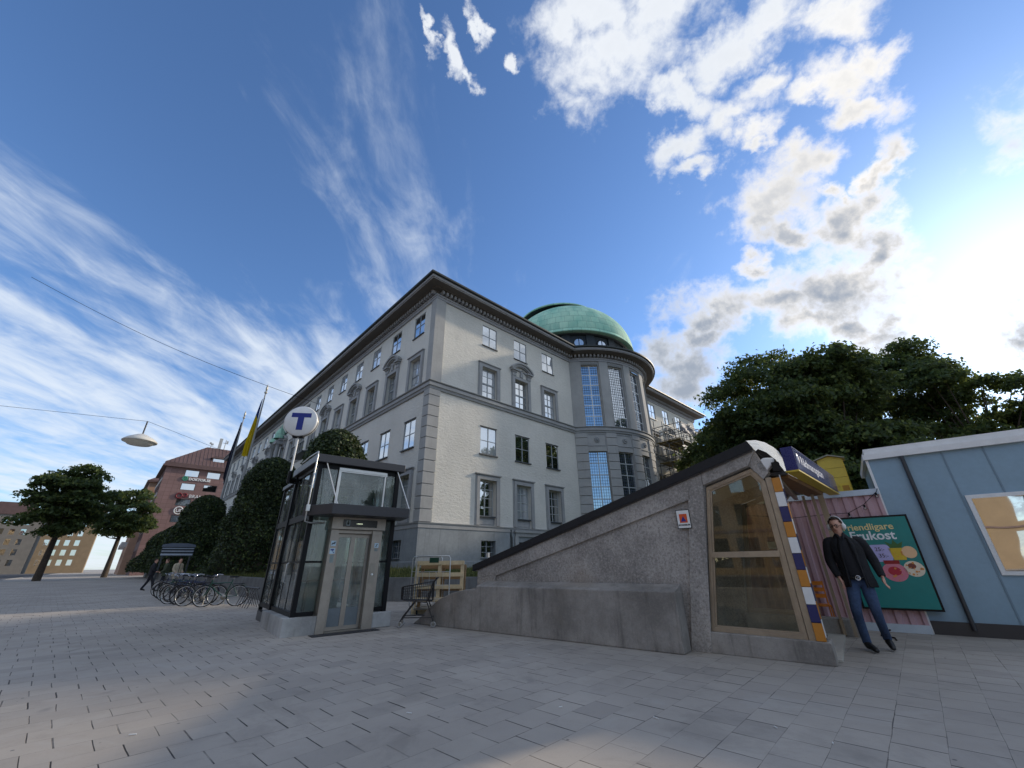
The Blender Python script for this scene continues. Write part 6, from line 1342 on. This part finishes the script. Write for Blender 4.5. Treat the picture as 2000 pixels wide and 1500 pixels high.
mb.build('pale_stripe', mat('pale_stripe', (170, 180, 192), 0.5, 0.1, 3, 0), IB)
for x in (-0.85, 0.85): MB().box(x-0.05, x+0.05, -0.05, 0.05, 0, 2.099).build('post', M_DGREY, IB)

# ------------------------------------------------------------------ people
def skin(name, V, E, m, parent, sub=2, root=0):
    me = bpy.data.meshes.new(name); me.from_pydata([v[:3] for v in V], E, []); me.update(); o = bpy.data.objects.new(name, me); COL.objects.link(o); o.parent = parent
    o.modifiers.new('skin', 'SKIN'); ls = me.skin_vertices[0].data
    for i, v in enumerate(V): ls[i].radius = (v[3], v[4] if len(v) > 4 else v[3]); ls[i].use_root = (i == root)
    o.modifiers['skin'].use_smooth_shade = True
    s = o.modifiers.new('sub', 'SUBSURF'); s.levels = sub; s.render_levels = sub; me.materials.append(m); return o
def chain(V, E, pts, start):
    prev = start
    for p in pts: V.append(p); E.append((prev, len(V)-1)); prev = len(V)-1
    return prev
M_SKIN = mat('skin', (206, 158, 136), 0.55, 0.08, 8, 0.05, 40, kind='Object'); M_JACK = mat('black_wool_jacket', (26, 27, 32), 0.9, 0.3, 5, 0.8, 9, kind='Object', dist=0.03); M_SHIRT = mat('dark_shirt', (30, 32, 40), 0.8, 0.15, 6, 0.2, 60, kind='Object')
M_JEAN = mat('faded_blue_jeans', (58, 76, 106), 0.9, 0.45, 3.0, 0.8, 10, kind='Object', dist=0.025); M_HAIR = mat('dark_brown_hair', (52, 40, 32), 0.7, 0.3, 14, 0.5, 60, kind='Object'); M_BOOT = mat('black_leather', (20, 20, 22), 0.45, 0.15, 8, 0.1, 40, kind='Object')
def person(loc, rz, J, mats, label, scale=1.0, extras=True):
    """J: joint positions in the person's own frame (x to their left as seen from the front, -y forward)"""
    P = empty('person', loc, rz, label, 'person', None, scale); mj, ms, mt, mh, mb_ = mats
    V = [(*J['pelvis'], .10, .075)]; E = []
    sp = chain(V, E, [(*J['waist'], .13, .10), (*J['chest'], .16, .11)], 0); nk = chain(V, E, [(*J['neck'], .058)], sp)
    h = Vector(J['head']); f = Vector(J['face']).normalized(); up = Vector((0, 0, 1))
    hd = chain(V, E, [(*(h-up*0.060+f*0.014), .070, .082), (*(h+up*0.02), .090, .104), (*(h+up*0.090-f*0.01), .082, .098), (*(h+up*0.135-f*0.012), .040, .048)], nk)
    hands = []
    for s in ('l', 'r'):
        ar = chain(V, E, [(*J['sh_'+s], .045), (*J['el_'+s], .036), (*J['wr_'+s], .028, .024)], sp); w = Vector(J['wr_'+s]); d = Vector(J['hand_'+s]).normalized(); sd = Vector(J.get('palm_'+s, (1, 0, 0))).normalized()
        pm = chain(V, E, [(*(w+d*0.045), .038, .018), (*(w+d*0.09), .042, .018)], ar)
        if extras:
            for k, (o_, L) in enumerate(((-0.030, .072), (-0.010, .082), (0.011, .077), (0.030, .060))):
                a = w+d*0.10+sd*o_; cv = d.cross(sd)*0.022; chain(V, E, [(*a, .0098), (*(a+d*L*0.5+cv*0.5), .009), (*(a+d*L+cv*1.6), .0078)], pm)
            a = w+d*0.035-sd*0.036; chain(V, E, [(*a, .012), (*(a+d*0.035-sd*0.020), .0105), (*(a+d*0.068-sd*0.020), .009)], pm)
    for s in ('l', 'r'): chain(V, E, [(*J['hip_'+s], .075), (*J['kn_'+s], .05), (*J['an_'+s], .042), (*(Vector(J['toe_'+s])*0.6+Vector(J['an_'+s])*0.4), .036)], 0)
    skin('body', V, E, M_SKIN, P)
    # jacket, trousers, shoes over the body
    ks = [Vector(J[k]) for k in ('pelvis', 'waist', 'chest', 'neck')]
    def mid(z):
        for p, q in zip(ks[:-1], ks[1:]):
            if z <= q.z or q is ks[-1]: t = (z-p.z)/(q.z-p.z); return p.lerp(q, t) if t > 0 else Vector((p.x, p.y, z))
    z0, sp_ = ks[0].z, ks[3].z-ks[0].z
    RG = [(-.18, .238, .165), (-.03, .226, .158), (.15, .206, .150), (.33, .204, .147), (.545, .222, .148), (.73, .234, .140), (.85, .214, .124), (.924, .160, .104), (.977, .100, .086), (1.045, .079, .077), (1.08, .075, .073)]
    def rings(mb, rows, a0, a1, n, grow, jit):
        vs = []
        for i, (t, rx, ry) in enumerate(rows):
            z = z0+t*sp_; c = mid(z)
            for k in range(n+1): w = a0+(a1-a0)*k/n; g_ = grow+jit*math.sin(k*1.9+i*2.3)*math.sin(k*0.7-i*1.1); vs.append((c.x+(rx+g_)*math.cos(w), c.y+(ry+g_)*math.sin(w), z))
        mb.add(vs, [(i*(n+1)+k, i*(n+1)+k+1, (i+1)*(n+1)+k+1, (i+1)*(n+1)+k) for i in range(len(rows)-1) for k in range(n)], True); return mb
    rings(MB(), [r for r in RG if r[0] > .1] and [(.04, .19, .14)]+RG[2:], 0, 2*math.pi, 28, -0.016, 0.003).build('shirt', ms, P)
    gap = R(27) if extras else R(4)
    jk = rings(MB(), RG[:-1], -math.pi/2+gap, 1.5*math.pi-gap, 36, 0.0, 0.006).build('jacket', mj, P); so_ = jk.modifiers.new('thickness', 'SOLIDIFY'); so_.thickness = 0.012
    ss_ = jk.modifiers.new('sub', 'SUBSURF'); ss_.levels = ss_.render_levels = 1
    for s in ('l', 'r'):
        A, Bq, C_ = (Vector(J[k+s]) for k in ('sh_', 'el_', 'wr_')); cx = Vector(J['chest']); inn = A+(Vector((cx.x, A.y, A.z))-A)*0.35
        pts = [inn, A, A.lerp(Bq, .33), A.lerp(Bq, .7), Bq, Bq.lerp(C_, .4), Bq.lerp(C_, .75), C_.lerp(Bq, .02)]
        sl = MB().tube(pts, [.070, .092, .084, .075, .072, .064, .058, .052], 14).build('jacket_sleeve', mj, P); q_ = sl.modifiers.new('sub', 'SUBSURF'); q_.levels = q_.render_levels = 1
    V = [(*J['pelvis'], .165, .138)]; E = []; chain(V, E, [(*(Vector(J['pelvis'])+up*0.09), .162, .132)], 0)
    for s in ('l', 'r'): chain(V, E, [(*J['hip_'+s], .108, .112), (*(Vector(J['hip_'+s]).lerp(Vector(J['kn_'+s]), .55)), .092), (*J['kn_'+s], .074), (*(Vector(J['kn_'+s]).lerp(Vector(J['an_'+s]), .5)), .066), (*(Vector(J['an_'+s])+up*0.03), .062), (*(Vector(J['an_'+s])-up*0.025), .062)], 0)
    skin('trousers', V, E, mt, P)
    for s in ('l', 'r'):
        a, t = Vector(J['an_'+s]), Vector(J['toe_'+s]); hl = a-(t-a)*0.22; V = [(*(a+up*0.05), .056, .054)]; E = []
        chain(V, E, [(a.x, a.y, a.z-0.015, .056, .05), (*(a.lerp(t, .5)), .050, .044), (*(a.lerp(t, .85)), .043, .034), (*t, .022, .022)], 0); chain(V, E, [(hl.x, hl.y, a.z-0.045, .034, .032)], 1); skin('boot', V, E, mb_, P)
    # hair: a cap of clumps that leaves the face free
    rnd = random.Random(4); g = MB(); side_ = f.cross(up).normalized()
    for _ in range(260):
        a, b = rnd.uniform(0, 2*math.pi), rnd.uniform(-0.25, 1.57); dv = side_*math.cos(a)*math.cos(b)*0.088 + f*math.sin(a)*math.cos(b)*0.105 + up*(math.sin(b)*0.115)
        if dv.dot(f) > 0.035 and dv.z < 0.082: continue
        if dv.dot(f) > -0.02 and dv.z < 0.02: continue
        g.ball(h+up*0.045+dv, rnd.uniform(0.012, 0.021), 3, (1, 1, 0.8))
    g.build('hair', mh, P)
    if extras:
        e = MB()
        for s in (-1, 1): e.ball(h+f*0.094+side_*0.033*s+up*0.018, 0.012, 5)
        e.build('eyes', mat('eye', (30, 28, 30), 0.3, 0.05, 4, 0), P)
        nz = MB(); nz.tube([h+f*0.094+up*0.022, h+f*0.116-up*0.014, h+f*0.096-up*0.026], [0.009, 0.015, 0.010], 8); nz.build('nose', M_SKIN, P)
        mo = MB(); mo.tube([h+f*0.090-up*0.058-side_*0.024, h+f*0.100-up*0.055, h+f*0.090-up*0.058+side_*0.024], 0.0062, 6); mo.build('mouth', mat('lips', (160, 104, 96), 0.5, 0.05, 4, 0), P)
        er = MB()
        for s in (-1, 1): er.ball(h+side_*0.088*s-f*0.005+up*0.0, 0.026, 5, (0.6, 0.8, 1.2))
        er.build('ears', M_SKIN, P)
    return P
J = dict(pelvis=(.15, .06, 1.00), waist=(.145, .05, 1.16), chest=(.12, .03, 1.44), neck=(.10, .0, 1.66), head=(.09, -.03, 1.80), face=(-.30, -1, -.06),
         sh_l=(-.09, .03, 1.585), el_l=(-.15, .05, 1.27), wr_l=(-.09, -.03, 1.03), hand_l=(.30, -.16, -1), palm_l=(-.25, -1, .05),
         sh_r=(.33, .05, 1.585), el_r=(.43, .12, 1.28), wr_r=(.46, .02, 1.04), hand_r=(.05, -.25, -1), palm_r=(.2, 1, 0),
         hip_l=(.06, .05, .95), kn_l=(-.01, -.06, .54), an_l=(.0, .02, .10), toe_l=(.10, -.17, .03), hip_r=(.23, .08, .95), kn_r=(.24, -.02, .53), an_r=(.27, .30, .14), toe_r=(.30, .10, .035), hem=.12)
man = person((5.45, 7.26, 0), R(-36.9), J, (M_JACK, M_SHIRT, M_JEAN, M_HAIR, M_BOOT), 'man in black jacket, jeans, glasses and white headphones walking out beside the metro entrance')
h = Vector(J['head']); f = Vector(J['face']).normalized(); up = Vector((0, 0, 1)); sd_ = f.cross(up).normalized()
g = MB()
for s in (-1, 1): 
    c = h+f*0.104+sd_*0.034*s+up*0.017; F_ = frame(c, sd_, up); t = MB(); t.torus((0,0,0), 0.026, 0.0035, 'z', 20, 6); g.add([tuple(F_ @ Vector(v)) for v in t.v], t.f, True); g.tube([c+sd_*0.026*s, h+sd_*0.092*s+up*0.02], 0.003, 5)
g.tube([h+f*0.108+sd_*0.009+up*0.02, h+f*0.108-sd_*0.009+up*0.02], 0.003, 5); g.build('glasses', M_BLACK, man)
g = MB(); n = 12; g.tube([h+up*0.03+sd_*(0.106*math.cos(math.pi*i/n))+up*(0.142*math.sin(math.pi*i/n))-f*0.01 for i in range(n+1)], 0.011, 8)
for s in (-1, 1): g.ball(h+sd_*0.104*s+up*0.0, 0.046, 8, (0.75, 0.75, 1.15))
g.build('headphones', M_WHITE, man)
for sx in (-1, 1):
    g = MB(); rows = [(1.62, .030, .075, -.088), (1.50, .050, .120, -.112), (1.36, .070, .118, -.118), (1.20, .085, .112, -.112), (1.02, .092, .118, -.112), (.885, .096, .124, -.112)]; vs = []
    for z, i_, o_, y in rows: vs += [(.13+sx*i_, y-.004, z), (.13+sx*(i_+o_)*.5, y-.012, z), (.13+sx*o_, y+.016, z), (.13+sx*i_, y+.012, z)]
    g.add(vs, [(4*k+j, 4*k+(j+1) % 4, 4*k+4+(j+1) % 4, 4*k+4+j) for k in range(len(rows)-1) for j in range(4)], True); g.build('lapel', M_JACK, man)
g = MB()
for sx in (-1, 1): g.tube([(.10+sx*.055, -.055, 1.70), (.105+sx*.035, -.085, 1.655), (.11+sx*.012, -.10, 1.60)], [0.018, 0.020, 0.010], 8)
g.build('shirt_collar', M_SHIRT, man)
g = MB(); t = MB(); t.torus((0.15, -0.094, 1.020), 0.032, 0.008, 'y', 20, 6); t.torus((0.155, -0.096, 1.016), 0.016, 0.005, 'y', 14, 6); t.build('belt_buckle', M_CHROME, man)
g = MB(); g.tube([(0.01, -0.04, 1.02), (0.08, -0.075, 1.02), (0.15, -0.082, 1.02), (0.22, -0.075, 1.02), (0.29, -0.04, 1.02)], 0.017, 8); g.build('belt', M_BOOT, man)
def stand(lean=0.0, step=0.1, sit=False):
    d = dict(pelvis=(0, .0, .95), waist=(0, .0, 1.10), chest=(0, -lean*.3, 1.36), neck=(0, -lean*.6, 1.54), head=(0, -lean-.02, 1.66), face=(-.2, -1, -.1), hem=.05)
    for s, x in (('l', -1), ('r', 1)):
        st = step*x; d.update({'sh_'+s: (x*.19, -lean*.3, 1.46), 'el_'+s: (x*.25, -.02+st*.4, 1.18), 'wr_'+s: (x*.20, -.20, 1.05), 'hand_'+s: (-.2*x, -1, .1), 'hip_'+s: (x*.09, 0, .90), 'kn_'+s: (x*.10, -.05+st, .50), 'an_'+s: (x*.10, st*2, .10), 'toe_'+s: (x*.11, st*2-.19, .03)})
    return d
M_BEIGE = mat('beige_coat', (176, 164, 142), 0.9, 0.15, 6, 0.2, 60, kind='Object'); M_OLIVE = mat('olive_coat', (64, 72, 54), 0.9, 0.15, 6, 0.2, 60, kind='Object'); M_DKTR = mat('dark_trousers', (40, 40, 46), 0.9, 0.15, 6, 0.2, 60, kind='Object'); M_SAND = mat('sand_trousers', (168, 158, 140), 0.9, 0.15, 6, 0.2, 60, kind='Object')
person((-20.0, 25.8, 0), R(70), stand(.05, .12), (M_BEIGE, M_SHIRT, M_SAND, M_HAIR, M_BOOT), 'person in a pale beige coat and light trousers standing behind the bicycles', 1.0, False)
person((-21.3, 26.6, 0), R(-60), stand(.03, .05), (M_OLIVE, M_SHIRT, M_DKTR, M_HAIR, M_BOOT), 'person in an olive coat facing the one in the beige coat', 1.0, False)
person((-23.2, 27.9, 0), R(120), stand(.02, .14), (M_DKTR, M_SHIRT, M_DKTR, M_HAIR, M_BOOT), 'person in dark clothes at the left edge of the pavement', 1.02, False)

# ------------------------------------------------------------------ houses across the street: out of frame, mirrored in the kiosk glass
def street_house(v0, w, h, m, label, rows, seed):
    X = -46.0; H_ = empty('town_house', tuple(BW(X, v0)), BROT, label, 'building'); n = int(w/3.0); ws = [(1.0+i*(w-2)/n+0.5, 1.0+i*(w-2)/n+1.8, 4.6+3.3*r, 6.7+3.3*r) for i in range(n) for r in range(rows)] + [(1.0+i*(w-2)/n+0.3, 1.0+i*(w-2)/n+2.3, 0.6, 3.4) for i in range(n)]
    mb = MB(); wall_grid(mb, lambda s,z,d: (-d, s, z), [0, w], [0, h], ws, 0.3); mb.quad((0,0,0),(-12,0,0),(-12,0,h),(0,0,h)); mb.quad((0,w,0),(-12,w,0),(-12,w,h),(0,w,h)); mb.build('wall', m, H_)
    [MB().box(-0.34, -0.3, a, b, c, d).build('window', M_PANE, H_) for a, b, c, d in ws]
    mb = MB(); mb.box(-12, 0.5, -0.1, w+0.1, h, h+0.5); mb.box(-12, 0.18, 0, w, 3.9, 4.15); mb.add([(0.4,0,h+.5),(0.4,w,h+.5),(-5,w,h+4),(-5,0,h+4),(-12,0,h+.5),(-12,w,h+.5)], [(0,1,2,3),(3,2,5,4)]); mb.build('roof', M_BROOF, H_)
M_HA, M_HB, M_HC = mat('sandstone_facade', (138, 118, 92), 0.85, 0.12, 0.7, 0.2), mat('ochre_facade', (140, 118, 86), 0.85, 0.12, 0.7, 0.2), mat('grey_facade', (122, 116, 108), 0.85, 0.12, 0.7, 0.2)
street_house(-62, 26, 17.5, M_HA, 'sandstone town house across the street, first from the south', 4, 1)
street_house(-36, 24, 16.5, M_HB, 'ochre town house across the street, second from the south', 4, 2)
street_house(-12, 26, 18.0, M_HC, 'grey town house across the street, third from the south', 4, 3)
street_house(14, 24, 17.0, M_HA, 'sandstone town house across the street, fourth from the south', 4, 4)
street_house(38, 26, 17.5, M_HC, 'grey town house across the street, fifth from the south', 4, 5)
street_house(110, 40, 17.5, M_HB, 'long ochre town house across the street, farthest to the north', 4, 6)
big_tree('street_tree', (24.0, -3.0), 8.5, (3.4, 3.4, 3.0), 5.6, 14000, 0.2, 12, 'street tree on the pavement to the right of the camera', 'trees outside the frame', lobes=30)
big_tree('street_tree', (31.0, 2.5), 9.0, (3.6, 3.6, 3.2), 6.0, 14000, 0.2, 13, 'street tree farther along the pavement to the right', 'trees outside the frame', lobes=30)

FH = empty('far_house', tuple(BW(-48, 205)), BROT, 'grey house closing the far end of the street, left one', 'building')
mb = MB(); hw = [(1.2+2.6*i, 2.5+2.6*i, z, z+1.9) for i in range(5) for z in (2.5, 5.8, 9.1, 12.4, 15.7)]; wall_grid(mb, lambda s,z,d: (s, d, z), [0, 16], [0, 19], hw, 0.25); mb.quad((16,0,0),(16,12,0),(16,12,19),(16,0,19)); mb.build('wall', M_HC, FH)
[MB().box(a, b, 0.25, 0.28, c, d).build('window', M_PANE, FH) for a, b, c, d in hw]; mb = MB(); mb.prism([(-0.4, 19), (16.4, 19), (16-4, 23), (4, 23)], lambda a,b,d: (a, d, b), -0.4, 12); mb.build('roof', M_BROOF, FH)

FH = empty('far_house', tuple(BW(-31, 205)), BROT, 'sandstone house closing the far end of the street, taller right one', 'building')
mb = MB(); hw = [(1.2+2.6*i, 2.5+2.6*i, z, z+1.9) for i in range(4) for z in (2.5, 5.8, 9.1, 12.4, 15.7)]; wall_grid(mb, lambda s,z,d: (s, d, z), [0, 14], [0, 22], hw, 0.25); mb.quad((14,0,0),(14,12,0),(14,12,22),(14,0,22)); mb.build('wall', M_HA, FH)
[MB().box(a, b, 0.25, 0.28, c, d).build('window', M_PANE, FH) for a, b, c, d in hw]; mb = MB(); mb.prism([(-0.4, 22), (14.4, 22), (14-4, 26), (4, 26)], lambda a,b,d: (a, d, b), -0.4, 12); mb.build('roof', M_BROOF, FH)
